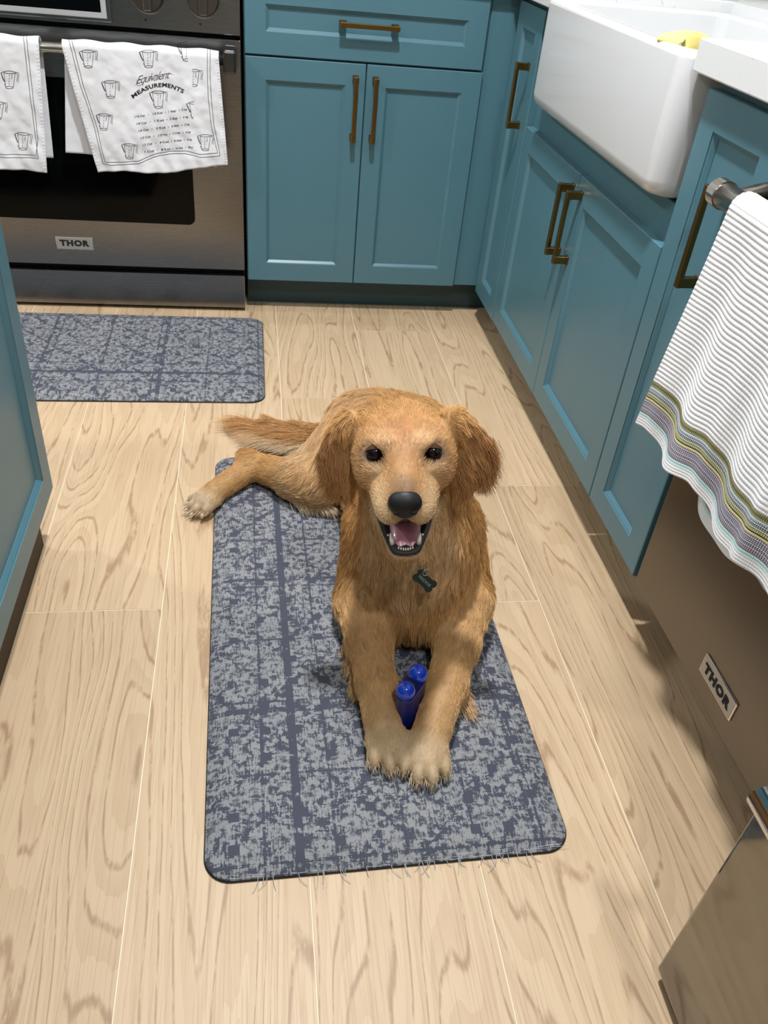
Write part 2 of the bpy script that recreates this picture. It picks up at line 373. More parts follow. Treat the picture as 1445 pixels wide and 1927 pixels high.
# dishwasher
c = run('dishwasher', 'stainless dishwasher with a bar handle carrying a waffle towel', 'dishwasher', 0)
box('body', (1.3560, 1.9480, 0.020, 0.58, 0.102, 0.872), 'black', c)
box('kick_plate', (1.3560, 1.9480, 0.085, 0.10, 0.004, 0.100), 'black', c)
bm = bmesh.new(); add_box(bm, 1.3575, 1.9465, 0.0, 0.0195, 0.104, 0.868, 0.003, 2); d = from_bm('door', bm, 'steel_dw', c)
bm = bmesh.new(); tube_bm(bm, [(1.352, -0.066, 0.778), (1.958, -0.066, 0.778)], 0.0165, 28); from_bm('handle_bar', bm, 'steel_handle', c, True)
for xx in (1.334, 1.958):
    bm = bmesh.new(); tube_bm(bm, [(xx-0.0005, -0.066, 0.778), (xx, -0.066, 0.778), (xx+0.019, -0.066, 0.778), (xx+0.0195, -0.066, 0.778)], [0.0165, 0.0185, 0.0185, 0.0165], 28); from_bm('end_cap', bm, 'steel_handle', c)
for xx in (1.372, 1.935):
    bm = bmesh.new(); pts = [(xx, -0.066+0.066*t, 0.778+0.014*math.sin(t*PI*0.5)) for t in [k/8 for k in range(9)]]; tube_bm(bm, pts, 0.0125, 16); from_bm('handle_bracket', bm, 'steel_dw', c, True)
badge(c, 1.655, 0.160)

# counter (one continuous slab in pieces around the sink cut-out)
bm = bmesh.new(); CZ0, CZ1 = 0.8815, 0.926
add_box(bm, -0.022, RX, -1.962, -1.0755, CZ0, CZ1, 0.0025)
add_box(bm, 0.4005, RX, -1.0753, -0.3395, CZ0, CZ1, 0.0)
add_box(bm, -0.022, RX, -0.3393, -0.0202, CZ0, CZ1, 0.0025)
add_box(bm, -0.700, RX, -0.020, BY, CZ0, CZ1, 0.0025)
o = from_bm('countertop', bm, 'quartz'); tag(o, 'white quartz countertop wrapping the corner around the sink', 'countertop')
# farmhouse sink
sk = thing('farmhouse_sink', 'white fireclay farmhouse sink with rounded apron front', 'sink', (0.18, -0.71, 0.69))
def rrect(x0, x1, y0, y1, r, n=6):
    P = []
    for (cx, cy, a0) in ((x1-r, y1-r, 0), (x0+r, y1-r, 90), (x0+r, y0+r, 180), (x1-r, y0+r, 270)):
        for k in range(n+1): a = math.radians(a0+90*k/n); P.append((cx+r*math.cos(a), cy+r*math.sin(a)))
    return P
def loft(rings, mat, name, parent, cap0=True, cap1=True, off=(0,0,0)):
    bm = bmesh.new(); RR = [[bm.verts.new((p[0]-off[0], p[1]-off[1], p[2]-off[2])) for p in r] for r in rings]; n = len(RR[0])
    for a, b in zip(RR, RR[1:]):
        for k in range(n): bm.faces.new((a[k], a[(k+1)%n], b[(k+1)%n], b[k]))
    if cap0: bm.faces.new(RR[0][::-1])
    if cap1: bm.faces.new(RR[-1])
    return from_bm(name, bm, mat, parent, True)
X0, X1, Y0, Y1, ZB, ZT = -0.036, 0.400, -1.075, -0.340, 0.688, 0.905
rings = []
for k in range(7):
    a = k/6*PI/2; i = 0.030*(1-math.sin(a)); z = ZB+0.030*(1-math.cos(a)); rings.append([(x, y, z) for x, y in rrect(X0+i, X1-i, Y0+i, Y1-i, 0.034, 7)])
for k in range(6):
    a = k/5*PI/2; i = 0.010*(1-math.cos(a)); z = ZT-0.010+0.010*math.sin(a); rings.append([(x, y, z) for x, y in rrect(X0+i, X1-i, Y0+i, Y1-i, 0.034-i*0.5, 7)])
for k in range(6):
    a = k/5*PI/2; i = 0.022+0.008*math.sin(a); z = ZT-0.008*(1-math.cos(a)); rings.append([(x, y, z) for x, y in rrect(X0+i, X1-i, Y0+i+0.015, Y1-i-0.008, 0.03, 7)])
for k in range(7):
    a = k/6*PI/2; i = 0.030+0.03*(1-math.cos(a)); z = ZB+0.055-0.03*math.sin(a); rings.append([(x, y, z) for x, y in rrect(X0+i, X1-i, Y0+i+0.015, Y1-i-0.008, 0.03, 7)])
loft(rings, 'fireclay', 'basin', sk, off=(0.18, -0.71, 0.69))
bm = bmesh.new(); tube_bm(bm, [(0,0,0.026), (0,0,0.030)], [0.045, 0.042], 28); from_bm('drain', bm, 'chrome', sk)
# yellow cloth on the sink rim
V, F = [], []
CP = [(-0.020,-0.975,0.9085), (-0.004,-0.950,0.911), (0.020,-0.925,0.9125), (0.045,-0.895,0.911), (0.075,-0.860,0.908), (0.105,-0.825,0.902), (0.130,-0.795,0.894)]
for i, (x, y, z) in enumerate(CP):
    for j, (dx, dy, dz) in enumerate(((-0.016,0.016,0.0), (-0.006,0.006,0.004), (0.004,-0.004,0.004), (0.012,-0.012,-0.004), (0.014,-0.013,-0.05), (0.014,-0.012,-0.12))): V.append((x+dx, y+dy, z+(dz if i > 1 else min(dz, 0.001)*0.02)))
for i in range(len(CP)-1):
    for j in range(5): a = i*6+j; F.append((a, a+1, a+7, a+6))
o = mesh_obj('dish_cloth', V, F, 'yellow', None, True); md = o.modifiers.new('t', 'SOLIDIFY'); md.thickness = 0.005
tag(o, 'pale yellow dish cloth on the sink rim beside the counter edge', 'cloth')
o = thing('drying_tray', 'dark tray at the back corner of the white counter', 'tray', (0.555, -0.02, CZ1))
box('tray_base', (-0.065, 0.070, -0.16, 0.22, 0.0, 0.008), 'black', o, 0.002)
box('tray_rim', (-0.065, -0.058, -0.16, 0.22, 0.008, 0.020), 'gap', o, 0.001)

# ================================================================== RANGE
r = thing('range', 'stainless steel range with black oven window and towel-hung bar handle', 'oven', (-1.158, 0, 0))
W0, W1 = -1.613+1.158, -0.7045+1.158
box('body', (W0, W1, 0.026, 0.62, 0.030, 0.880), 'gap', r)
for xx in (W0+0.04, W1-0.04):
    for yy in (0.08, 0.56):
        bm = bmesh.new(); tube_bm(bm, [(xx, yy, 0), (xx, yy, 0.032)], 0.017, 12); from_bm('foot', bm, 'black', r)
box('kick_panel', (W0+0.01, W1-0.01, 0.060, 0.066, 0.002, 0.030), 'black', r)
box('storage_drawer', (W0, W1, 0.0, 0.025, 0.012, 0.112), 'steel_range', r, 0.002)
# oven door with rounded window opening
bm = bmesh.new(); z0, z1 = 0.130, 0.7265; wx0, wx1, wz0, wz1 = -1.475+1.158, -0.840+1.158, 0.2575, 0.615
outer = rrect(W0, W1, z0, z1, 0.003, 8); inner = rrect(wx0, wx1, wz0, wz1, 0.020, 8)
lv = [[bm.verts.new((x, d, z)) for x, z in P] for P, d in ((outer, 0.025), (outer, 0.001), (rrect(W0+0.001, W1-0.001, z0+0.001, z1-0.001, 0.003, 8), 0.0), (inner, 0.0), (rrect(wx0+.001, wx1-.001, wz0+.001, wz1-.001, 0.019, 8), 0.0022), (rrect(wx0+.001, wx1-.001, wz0+.001, wz1-.001, 0.019, 8), 0.008))]
for a, b in zip(lv, lv[1:]):
    for k in range(len(a)): bm.faces.new((a[k], a[(k+1)%len(a)], b[(k+1)%len(a)], b[k]))
od = from_bm('oven_door', bm, 'steel_range', r)
bm = bmesh.new(); bm.faces.new([bm.verts.new((x, 0.0025, z)) for x, z in rrect(wx0+.001, wx1-.001, wz0+.001, wz1-.001, 0.019, 8)]); o = from_bm('window_glass', bm, 'glass', od)
md = o.modifiers.new('t', 'SOLIDIFY'); md.thickness = 0.004; md.offset = 0
badge(r, -1.177+1.158, 0.193)
# handle
bm = bmesh.new(); tube_bm(bm, [(W0+0.03, -0.058, 0.690), (W1-0.03, -0.058, 0.690)], 0.0125, 24); from_bm('handle_bar', bm, 'steel_handle', r, True)
for s, xc in ((1, -0.731+1.158), (-1, -1.585+1.158)):
    bm = bmesh.new(); add_box(bm, xc-0.016, xc+0.016, -0.076, 0.0, 0.660, 0.714, 0.006, 2); from_bm('handle_bracket', bm, 'steel_dark', r)
# control panel, display, knobs
box('control_panel', (W0, W1, -0.004, 0.025, 0.7375, 0.900), 'steel_range', r, 0.0015)
dp = box('display_bezel', (-1.36+1.158, -1.012+1.158, -0.016, -0.0042, 0.7445, 0.890), 'steel_range', r, 0.004)
bm = bmesh.new(); R2 = ring_panel(bm, -1.350+1.158, -1.0225+1.158, 0.754, 0.882, [(0, -0.0205), (0.0015, -0.0215), (0.0115, -0.0215), (0.0125, -0.019)], -0.016); from_bm('display_frame', bm, 'alu', dp)
box('display_glass', (-1.339+1.158, -1.0335+1.158, -0.0195, -0.0165, 0.765, 0.871), 'glass', dp)
for xc in (-0.923, -0.792, -1.50):
    xk = xc+1.158; bm = bmesh.new(); tube_bm(bm, [(xk, -0.0042, 0.812), (xk, -0.008, 0.812), (xk, -0.0085, 0.812)], [0.0425, 0.0425, 0.041], 36); kb = from_bm('knob', bm, 'steel_range', r)
    bm = bmesh.new(); tube_bm(bm, [(xk, -0.0086, 0.812), (xk, -0.030, 0.812), (xk, -0.033, 0.812)], [0.0385, 0.036, 0.034], 36); k1 = from_bm('knob_skirt', bm, 'black', kb)
    bm = bmesh.new(); tube_bm(bm, [(xk, -0.0087, 0.812), (xk, -0.032, 0.812), (xk, -0.036, 0.812)], [0.0365, 0.0362, 0.034], 36); k1.data = k1.data; from_bm('knob_cap', bm, 'steel_dw', kb)
    box('knob_grip', (xk-0.011, xk+0.011, -0.050, -0.034, 0.779, 0.845), 'steel_dw', kb, 0.004)
    bm = bmesh.new(); tube_bm(bm, [(xk-0.010, -0.0041, 0.757), (xk-0.010, -0.0050, 0.757)], 0.0024, 12); from_bm('position_mark', bm, 'ink', r)
box('cooktop', (W0, W1, -0.01, 0.62, 0.901, 0.925), 'steel_range', r, 0.003)
for k in range(3):
    bm = bmesh.new()
    gx0 = W0+0.02+k*0.292; gx1 = gx0+0.285
    for yy in (0.04, 0.30, 0.57): add_box(bm, gx0, gx1, yy-0.006, yy+0.006, 0.940, 0.955, 0.002, 1)
    for xx in (gx0+0.006, (gx0+gx1)/2, gx1-0.006): add_box(bm, xx-0.006, xx+0.006, 0.04, 0.57, 0.9255, 0.953, 0.002, 1)
    from_bm('grate', bm, 'black', r)

# ================================================================== ISLAND at the left
c = thing('kitchen_island', 'teal kitchen island end at the left with recessed side panels', 'island', (-1.054, -1.074, 0), PI/2)
L = 1.95
box('carcass', (-L, -0.002, 0.0192, 0.85, 0.116, 0.876), 'teal', c)
box('toe_kick', (-L, -0.03, 0.030, 0.80, 0.0, 0.117), 'kick_wood', c)
box('island_top', (-L-0.02, 0.020, -0.020, 0.87, 0.8765, 0.914), 'quartz', c, 0.003)
x = 0.0
for k in range(3):
    wd = 0.62; d = shaker('door', x-wd, x-0.002, 0.116, 0.866, c, 0.050); pull(d, x-0.1 if k == 0 else x-0.03, 0.40, 0.545) if k else None; x -= wd+0.001
bm = bmesh.new(); tube_bm(bm, [(-0.052, 0, 0.524), (-0.052, -0.010, 0.524), (-0.052, -0.012, 0.524), (-0.052, -0.026, 0.524)], [0.005, 0.005, 0.012, 0.012], 16); 

# ================================================================== FRIDGE (only its lower drawer is in view)
bm.free()
f = thing('refrigerator', 'stainless refrigerator at the lower right with a horizontal freezer drawer bar', 'refrigerator', (-0.19, -1.975, 0), -PI/2)
box('cabinet_body', (0.004, 0.890, 0.07, 0.80, 0.03, 1.77), 'steel_dw', f, 0.003)
box('freezer_drawer', (0.0, 0.894, 0.0, 0.064, 0.018, 0.560), 'steel_fridge', f, 0.006, 4)
box('fridge_door', (0.0, 0.445, 0.0, 0.064, 0.568, 1.765), 'steel_fridge', f, 0.006, 4)
box('fridge_door', (0.449, 0.894, 0.0, 0.064, 0.568, 1.765), 'steel_fridge', f, 0.006, 4)
for xx in (0.07, 0.82):
    bm = bmesh.new(); tube_bm(bm, [(xx, 0.03, 0), (xx, 0.03, 0.020)], 0.016, 14); from_bm('levelling_foot', bm, 'kick_wood', f)
bm = bmesh.new(); tube_bm(bm, [(0.047, -0.056, 0.462), (0.848, -0.056, 0.462)], 0.0140, 24); from_bm('drawer_handle', bm, 'chrome', f, True)
for xx in (0.075, 0.82):
    bm = bmesh.new(); tube_bm(bm, [(xx, -0.056, 0.462), (xx, 0.0, 0.462)], 0.010, 16); from_bm('handle_post', bm, 'chrome', f, True)
for xx in (0.420, 0.474):
    bm = bmesh.new(); tube_bm(bm, [(xx, 0, 0.70), (xx, -0.045, 0.72), (xx, -0.052, 0.76), (xx, -0.052, 1.50), (xx, -0.045, 1.54), (xx, 0, 1.56)], 0.011, 16); from_bm('door_handle', bm, 'chrome', f, True)

# ================================================================== MATS
def mat_obj(name, label, loc, rz, w, l, group=None):
    t = thing(name, label, 'mat', loc, rz, group)
    def rr(i, z, r): return [(x, y, z) for x, y in rrect(-w/2+i, w/2-i, -l/2+i, l/2-i, r, 8)]
    loft([rr(0, 0.0, 0.038), rr(0, 0.003, 0.038)], 'mat_rim', 'rubber_base', t)
    prof = [(0.0012, 0.003), (0.0012, 0.0048), (0.004, 0.0068), (0.012, 0.0105), (0.022, 0.0145), (0.030, 0.0172), (0.040, 0.0183), (0.060, 0.0186)]
    o = loft([rr(i, z, max(0.038-i*0.35, 0.02)) for i, z in prof], 'mat', 'woven_top', t)
    return t
m1 = mat_obj('kitchen_mat', 'blue and grey distressed mat the dog is lying on', (-0.5035, -1.3075, 0), math.radians(0.9), 0.513, 1.005, 'anti-fatigue kitchen mats')
m2 = mat_obj('kitchen_mat', 'blue and grey distressed mat on the floor in front of the range', (-1.155, -0.3065, 0), PI/2, 0.500, 1.005, 'anti-fatigue kitchen mats')
# loose threads at the near edge
rng = random.Random(3); bm = bmesh.new()
for k in range(34):
    x = rng.uniform(-0.19, 0.2); L = rng.uniform(0.006, 0.022); a = rng.uniform(-0.9, 0.9); pts = [(x+a*L*t*t, -0.5005-L*t, 0.0045*(1-t)**1.5+0.001+0.002*math.sin(3*t)) for t in (0, .25, .5, .75, 1)]
    tube_bm(bm, pts, 0.00035, 4)
for k in range(60):
    x = rng.uniform(-0.23, 0.23); L = rng.uniform(0.01, 0.05); z = rng.uniform(0.005, 0.008); y = -0.5+max(0, (z-0.005))*2.2
    tube_bm(bm, [(x, y, z+.0006), (x+L/2, y-0.0008, z+rng.uniform(0, .0012)), (x+L, y, z+.0006)], 0.0003, 4)
tag(from_bm('frayed_threads', bm, 'thread', m1), kind='stuff')

# ================================================================== TEA TOWELS on the range handle
HB_Y, HB_Z, HB_R = -0.058, 0.690, 0.0150
def towel_front_y(x, z, seed, amp=1.0):
    t = np.clip((0.700-z)/0.28, 0, 1)
    y = HB_Y-HB_R-0.002-0.004*t
    y = y-amp*t*(0.0045*math.sin(x*38+seed)+0.0030*math.sin(x*83+seed*2+z*9)+0.0022*math.sin(x*20-z*46+seed)+0.0014*math.sin(x*150+z*90))
    y = y-0.0016*mnoise.noise(Vector((x*40, z*40, seed)))-0.0010*mnoise.noise(Vector((x*95, z*80, seed+4)))
    if seed == 1.0:      # doubled fold on the right-hand side
        xf = -0.822+0.05*(0.70-z); e = (x-xf)/0.004; y -= 0.0050/(1+math.exp(-max(-30, min(30, e))))
    return min(y, HB_Y-HB_R-0.0002 if t < 0.02 else HB_Y-0.006)
def tea_towel(name, label, TL, TR, BL, BR, BBL, BBR, seed, group=None):
    """(x, z) corners of front sheet top/bottom and of back sheet bottom"""
    V, F = [], []; NU, NF, NB, NK = 90, 70, 50, 8
    cx0 = (TL[0]+TR[0])/2
    rows = []
    for j in range(NB+1):     # back, from its hem up
        t = 1-j/NB; rows.append(('b', t))
    for j in range(1, NK): rows.append(('o', j/NK))
    for j in range(NF+1): rows.append(('f', j/NF))
    for kind, t in rows:
        for i in range(NU+1):
            s = i/NU
            if kind == 'f':
                x = (TL[0]*(1-s)+TR[0]*s)*(1-t)+(BL[0]*(1-s)+BR[0]*s)*t; zb = BL[1]*(1-s)+BR[1]*s+0.007*math.sin(s*7+seed)*math.sin(PI*s)-0.004*math.sin(PI*s); z = 0.696*(1-t)+zb*t
                y = towel_front_y(x, z, seed)
            elif kind == 'b':
                x = (TL[0]*(1-s)+TR[0]*s)*(1-t)+(BBL[0]*(1-s)+BBR[0]*s)*t; z = 0.696*(1-t)+(BBL[1]*(1-s)+BBR[1]*s)*t
                y = HB_Y+HB_R+0.001-t*0.004*math.sin(x*31+seed)+0.0012*mnoise.noise(Vector((x*40, z*40, seed+9))); y = min(y, -0.012)
                if t > 0.5: y = y-0.006*(t-0.5)
            else:
                x = TL[0]*(1-s)+TR[0]*s; a = PI*t; yb, yf = HB_Y+HB_R+0.001, towel_front_y(x, 0.696, seed); y = (yb+yf)/2+(yb-yf)/2*math.cos(a); z = 0.696+0.0145*math.sin(a)*(1+0.12*math.sin(x*70+seed))
            V.append((x-cx0, y, z))
    for j in range(len(rows)-1):
        for i in range(NU): a = j*(NU+1)+i; F.append((a, a+1, a+NU+2, a+NU+1))
    t = thing('tea_towel', label, 'towel', (cx0, 0, 0), 0, group)
    o = mesh_obj('cloth', V, F, 'cotton', t, True); md = o.modifiers.new('t', 'SOLIDIFY'); md.thickness = 0.0012; md.offset = 0
    # stitched hems
    bm = bmesh.new()
    for s in (0.012, 0.988):
        pts = []
        for j in range(36):
            tt = j/35; x = (TL[0]*(1-s)+TR[0]*s)*(1-tt)+(BL[0]*(1-s)+BR[0]*s)*tt; z = 0.694*(1-tt)+(BL[1]*(1-s)+BR[1]*s+0.004)*tt; pts.append((x, z))
        for j, (x, z) in enumerate(pts):
            bmesh.ops.create_cube(bm, size=1.0, matrix=Matrix.Translation((x-cx0, towel_front_y(x, z, seed)-0.0009, z)) @ Matrix.Diagonal((0.0042, 0.0010, 0.0036, 1)))
    tag(from_bm('hem_stitches', bm, 'cotton', t), kind='stuff')
    return t, cx0
class Print:
    """black line drawing printed on the cloth: ribbons and letters laid on the towel's own surface"""
    def __init__(s, seed, cx0, ox, oy, k): s.V, s.F, s.seed, s.cx0, s.ox, s.oy, s.k = [], [], seed, cx0, ox, oy, k
    def P(s, c): p = on_plane(s.ox+c[0]/s.k, s.oy+c[1]/s.k, 1, -0.075); return p[0], p[2]
    def surf(s, x, z): return (x-s.cx0, towel_front_y(x, z, s.seed)-0.0011, z)
    def line(s, pts, w=0.0011):
        Q_ = [s.P(p) for p in pts]; R_ = []
        for a, b in zip(Q_, Q_[1:]):
            n = max(1, int(math.hypot(b[0]-a[0], b[1]-a[1])/0.004)); R_ += [(a[0]+(b[0]-a[0])*k/n, a[1]+(b[1]-a[1])*k/n) for k in range(n)]
        R_.append(Q_[-1]); base = len(s.V)
        for i, p in enumerate(R_):
            q0, q1 = R_[max(i-1, 0)], R_[min(i+1, len(R_)-1)]; dx, dz = q1[0]-q0[0], q1[1]-q0[1]; L_ = math.hypot(dx, dz)+1e-9; nx, nz = -dz/L_*w/2, dx/L_*w/2
            s.V += [s.surf(p[0]+nx, p[1]+nz), s.surf(p[0]-nx, p[1]-nz)]
        for i in range(len(R_)-1): a = base+2*i; s.F.append((a, a+1, a+3, a+2))
    def cup(s, c, sz, rot=0.0, cut=None):
        cs, sn = math.cos(rot), math.sin(rot)
        def T(p): x, y = (p[0]-0.5)*sz, (p[1]-0.5)*sz; return (c[0]+x*cs-y*sn, c[1]+x*sn+y*cs)
        el = [(0.48+0.32*math.cos(a), 0.08+0.07*math.sin(a)) for a in [2*PI*k/18 for k in range(19)]]
        segs = [el, [(0.20,0.05),(0.0,0.13),(0.10,0.40),(0.20,0.60)], [(0.03,0.15),(0.14,0.42),(0.26,0.62)], [(0.17,0.10),(0.30,0.90)], [(0.79,0.10),(0.72,0.90)],
                [(0.51+0.21*math.cos(a), 0.91+0.06*math.sin(a)) for a in [2*PI*k/14 for k in range(15)]], [(0.80,0.06),(0.98,0.08),(1.0,0.20),(0.97,0.48),(1.0,0.60)], [(0.82,0.12),(0.91,0.15),(0.92,0.25),(0.90,0.56)],
                [(0.47,0.22),(0.48,0.30)], [(0.47,0.38),(0.48,0.46)], [(0.47,0.54),(0.48,0.62)], [(0.47,0.70),(0.48,0.78)], [(0.62,0.2),(0.60,0.45)], [(0.22,0.72),(0.30,0.86)]]
        for g in segs:
            pts = [T(p) for p in g]
            if cut: pts = [p for p in pts if cut(p)]
            if len(pts) > 1: s.line(pts, 0.0010)
    def text(s, body, f, size, bold=0.0, shear=0.0, spacing=1.0):
        Vx, Fx = text_polys(body, 1.0, bold, shear, spacing); xs = [v[0] for v in Vx]; w_ = max(xs)-min(xs); base = len(s.V)
        for v in Vx: s.V.append(s.surf(*s.P(f((v[0]-min(xs))/w_, v[1]*size))))
        s.F += [tuple(base+i for i in q) for q in Fx]
    def done(s, parent): mesh_obj('printed_pattern', s.V, s.F, 'ink', parent)
t1, c1 = tea_towel('tea_towel', 'white tea towel printed EQUIVALENT MEASUREMENTS, hanging at the right of the range handle', (-1.126,0.7), (-0.757,0.7), (-1.078,0.409), (-0.742,0.447), (-1.158,0.447), (-0.772,0.432), 1.0, 'measuring-cup tea towels')
pr_ = Print(1.0, c1, 100, 60, 4.014)
pr_.line([(118,58),(150,180),(205,400),(260,560),(310,720),(350,880),(375,1000),(440,1005),(560,1000),(640,990),(760,945),(880,920),(1000,918),(1110,935),(1180,935),(1262,930),(1245,840),(1215,700),(1195,500),(1185,300),(1187,128)])
pr_.line([(140,62),(172,180),(227,400),(282,570),(332,730),(367,880),(392,985),(560,980),(640,970),(760,925),(880,900),(1000,897),(1110,915),(1243,908),(1225,840),(1194,700),(1173,500),(1165,300),(1166,126)])
for c_, sz_, r_ in (((265,205),140,0),((720,205),140,0),((435,435),140,0),((795,512),138,0),((385,680),128,0.06),((578,900),125,0.03),((1150,830),125,0.05)): pr_.cup(c_, sz_, r_)
pr_.cup((1062,345), 135, 0.05, lambda p: p[0] > 1048); pr_.cup((1075,590), 135, 0.0, lambda p: p[0] < 1068); pr_.cup((1010,150), 150, 0.0, lambda p: p[0] < 1022)
def arc(t, yy):
    x = 605+375*t; b = 500-(500-412)*math.sin(PI*(0.08+0.84*min(1, t*0.98)))**1.0 - 42*t + 10*t*t; dx = 0.01; b2 = 500-(500-412)*math.sin(PI*(0.08+0.84*min(1, (t+dx)*0.98))) - 42*(t+dx)+10*(t+dx)**2
    a = math.atan2(b2-b, 375*dx); return (x+yy*math.sin(a), b-yy*math.cos(a)+22)
pr_.text('MEASUREMENTS', arc, 42, 0.035, 0, 1.08)
pr_.text('Equivalent', lambda t, yy: (628+262*t-0.05*yy, 392-46*t-yy*(1+0.2*math.sin(t*3))), 78, -0.012, 0.55, 0.82)
pr_.line([(655,352),(630,372),(640,385),(622,400),(650,405),(675,392)], 0.0006); pr_.line([(835,318),(870,312),(905,322)], 0.0006)
for i in range(6):
    x0_, y0_, x1_, y1_ = 618+15*i, 645+53*i, 1012+9*i, 588+57*i
    for (ta, tb, body) in ((0.0,0.19,('1/16 Cup','1/8 Cup','1/4 Cup','1/3 Cup','1/2 Cup','1 Cup')[i]), (0.34,0.53,('1/2 fl.oz','1 fl.oz','2 fl.oz','2 2/3 fl.oz','4 fl.oz','8 fl.oz')[i]), (0.64,0.79,('1 tbsp','2 tbsp','4 tbsp','5 1/3 tbsp','8 tbsp','16 tbsp')[i]), (0.90,1.0,('3 tsp','6 tsp','12 tsp','16 tsp','24 tsp','48 tsp')[i])):
        pr_.text(body, lambda t, yy, a=ta, b=tb: (x0_+(x1_-x0_)*(a+(b-a)*t), y0_+(y1_-y0_)*(a+(b-a)*t)-yy), 23, 0.012)
    for td in (0.26, 0.585, 0.845):
        cx_, cy_ = x0_+(x1_-x0_)*td, y0_+(y1_-y0_)*td-7; pr_.line([(cx_-3, cy_), (cx_+3, cy_)], 0.0016)
pr_.done(t1)
t2, c2 = tea_towel('tea_towel', 'white tea towel with printed jugs hanging at the left of the range handle', (-1.56,0.7), (-1.178,0.7), (-1.585,0.409), (-1.203,0.404), (-1.575,0.44), (-1.190,0.432), 2.3, 'measuring-cup tea towels')
pr_ = Print(2.3, c2, 0, 0, 2.89)
pr_.line([(128,197),(150,400),(176,600),(196,750),(212,857),(100,857),(0,850),(-120,845)]); pr_.line([(144,197),(166,400),(190,600),(208,750),(216,852),(200,841),(100,838),(0,832),(-120,828)][:4]+[(200,843),(100,840),(0,834),(-120,830)])
for c_ in ((52,435),(125,770),(-10,600),(-80,330),(-100,700)): pr_.cup(c_, 100, 0.05)
pr_.done(t2)

# ================================================================== WAFFLE TOWEL on the dishwasher bar
N = NT('waffle_cotton_with_woven_stripes'); at_ = N.n('ShaderNodeAttribute'); at_.attribute_name = 'cloth_uv'; u_, v_, w__ = N.sep(at_.outputs['Vector'])
cu_ = N.math('SINE', N.math('MULTIPLY', u_, 2*PI/0.0054)); cv_ = N.math('SINE', N.math('MULTIPLY', v_, 2*PI/0.0054)); dots = N.math('GREATER_THAN', N.math('MULTIPLY', N.math('ABSOLUTE', cu_), N.math('ABSOLUTE', cv_)), 0.36)
W_ = lin(236,237,238)
def band(col_in, lo_, hi_, col): 
    m = N.math('MULTIPLY', N.math('GREATER_THAN', v_, lo_), N.math('LESS_THAN', v_, hi_)); return N.mix(m, col_in, col)
c = W_
c = band(c, 0.016, 0.022, lin(186,222,222)); c = band(c, 0.022, 0.0245, lin(150,128,118))
c = band(c, 0.0245, 0.046, N.mix(dots, lin(206,202,212), lin(70,66,84))); c = band(c, 0.046, 0.0495, lin(206,196,140))
c = band(c, 0.0495, 0.0515, lin(24,20,22)); c = band(c, 0.0515, 0.0575, N.mix(dots, lin(214,214,166), lin(120,124,90)))
c = band(c, 0.0575, 0.066, N.mix(dots, lin(214,220,226), lin(48,54,74))); c = band(c, 0.066, 0.069, lin(198,218,220))
c = band(c, 0.069, 0.077, N.mix(dots, lin(170,166,110), lin(66,64,40)))
N.link(c, N.b.inputs['Base Color']); N.b.inputs['Roughness'].default_value = 0.95
N.bump(N.math('ADD', N.math('ABSOLUTE', cu_), N.noise(N.geo(), 700, 2)), 0.35, 0.0008); MAT['waffle'] = N.m
BX, BZ, BR = -0.066, 0.778, 0.0195
def waffle():
    NU, ds = 250, 0.0011; y0, y1 = -1.405, -1.885; V, F, UV = [], [], []
    Lf, Lb = 0.335, 0.375; La = PI*BR; rows = []
    s = -Lb
    n = int((Lb+La+Lf)/ds); S = [-Lb+(Lb+La+Lf)*k/n for k in range(n+1)]
    for s in S:
        for i in range(NU+1):
            a = i/NU; yy = y0+(y1-y0)*a
            vb = (Lf-(s-La)) if s > La*0.5 else (Lb+s)          # distance to the nearer hem
            rid = 0.0
            if vb > 0.079: rid = 0.0013*abs(math.sin(PI*vb/0.0068))*(0.66+0.34*abs(math.sin(PI*a*(y0-y1)/0.0052)))
            elif vb < 0.077: rid = 0.0006*abs(math.sin(PI*vb/0.0045))
            if s < 0:           # back sheet
                t = -s/Lb; x = BX+BR-0.002-0.004*t+t*(0.006*math.sin(yy*34+1)+0.003*math.sin(yy*71)); z = BZ+s+0.018*t*math.sin(a*9+1.2); y = yy-0.012*t+0.0; x = min(x-rid*0, -0.016)+rid
            elif s > La:
                q = s-La; t = q/Lf; fold = t*(0.0075*math.sin(yy*44+0.6+0.9*math.sin(yy*13))+0.0040*math.sin(yy*97+2.0+2.0*t)+0.003*math.sin(yy*23+t*4))
                x = BX-BR-0.004*t-fold*0.9-rid; z = BZ-q+0.007*t*math.sin(yy*44+2.2+0.9*math.sin(yy*13))-0.004*t; y = yy+0.052*t*(1-a)**1.5+0.006*t*math.sin(yy*50)
            else:
                an = PI*s/La; x = BX+(BR+rid)*math.cos(an); z = BZ+(BR+rid)*math.sin(an); y = yy
            V.append((x-BX, y-y0, z)); UV.append((a*(y0-y1), vb, 0.0))
    for j in range(len(S)-1):
        for i in range(NU): a = j*(NU+1)+i; F.append((a, a+1, a+NU+2, a+NU+1))
    t = thing('waffle_towel', 'white waffle towel with striped woven border over the dishwasher handle', 'towel', (BX, y0, 0))
    o = mesh_obj('cloth', V, F, 'waffle', t, True); at = o.data.attributes.new('cloth_uv', 'FLOAT_VECTOR', 'POINT'); at.data.foreach_set('vector', np.array(UV, np.float32).ravel())
    md = o.modifiers.new('t', 'SOLIDIFY'); md.thickness = 0.0014; md.offset = 0
waffle()

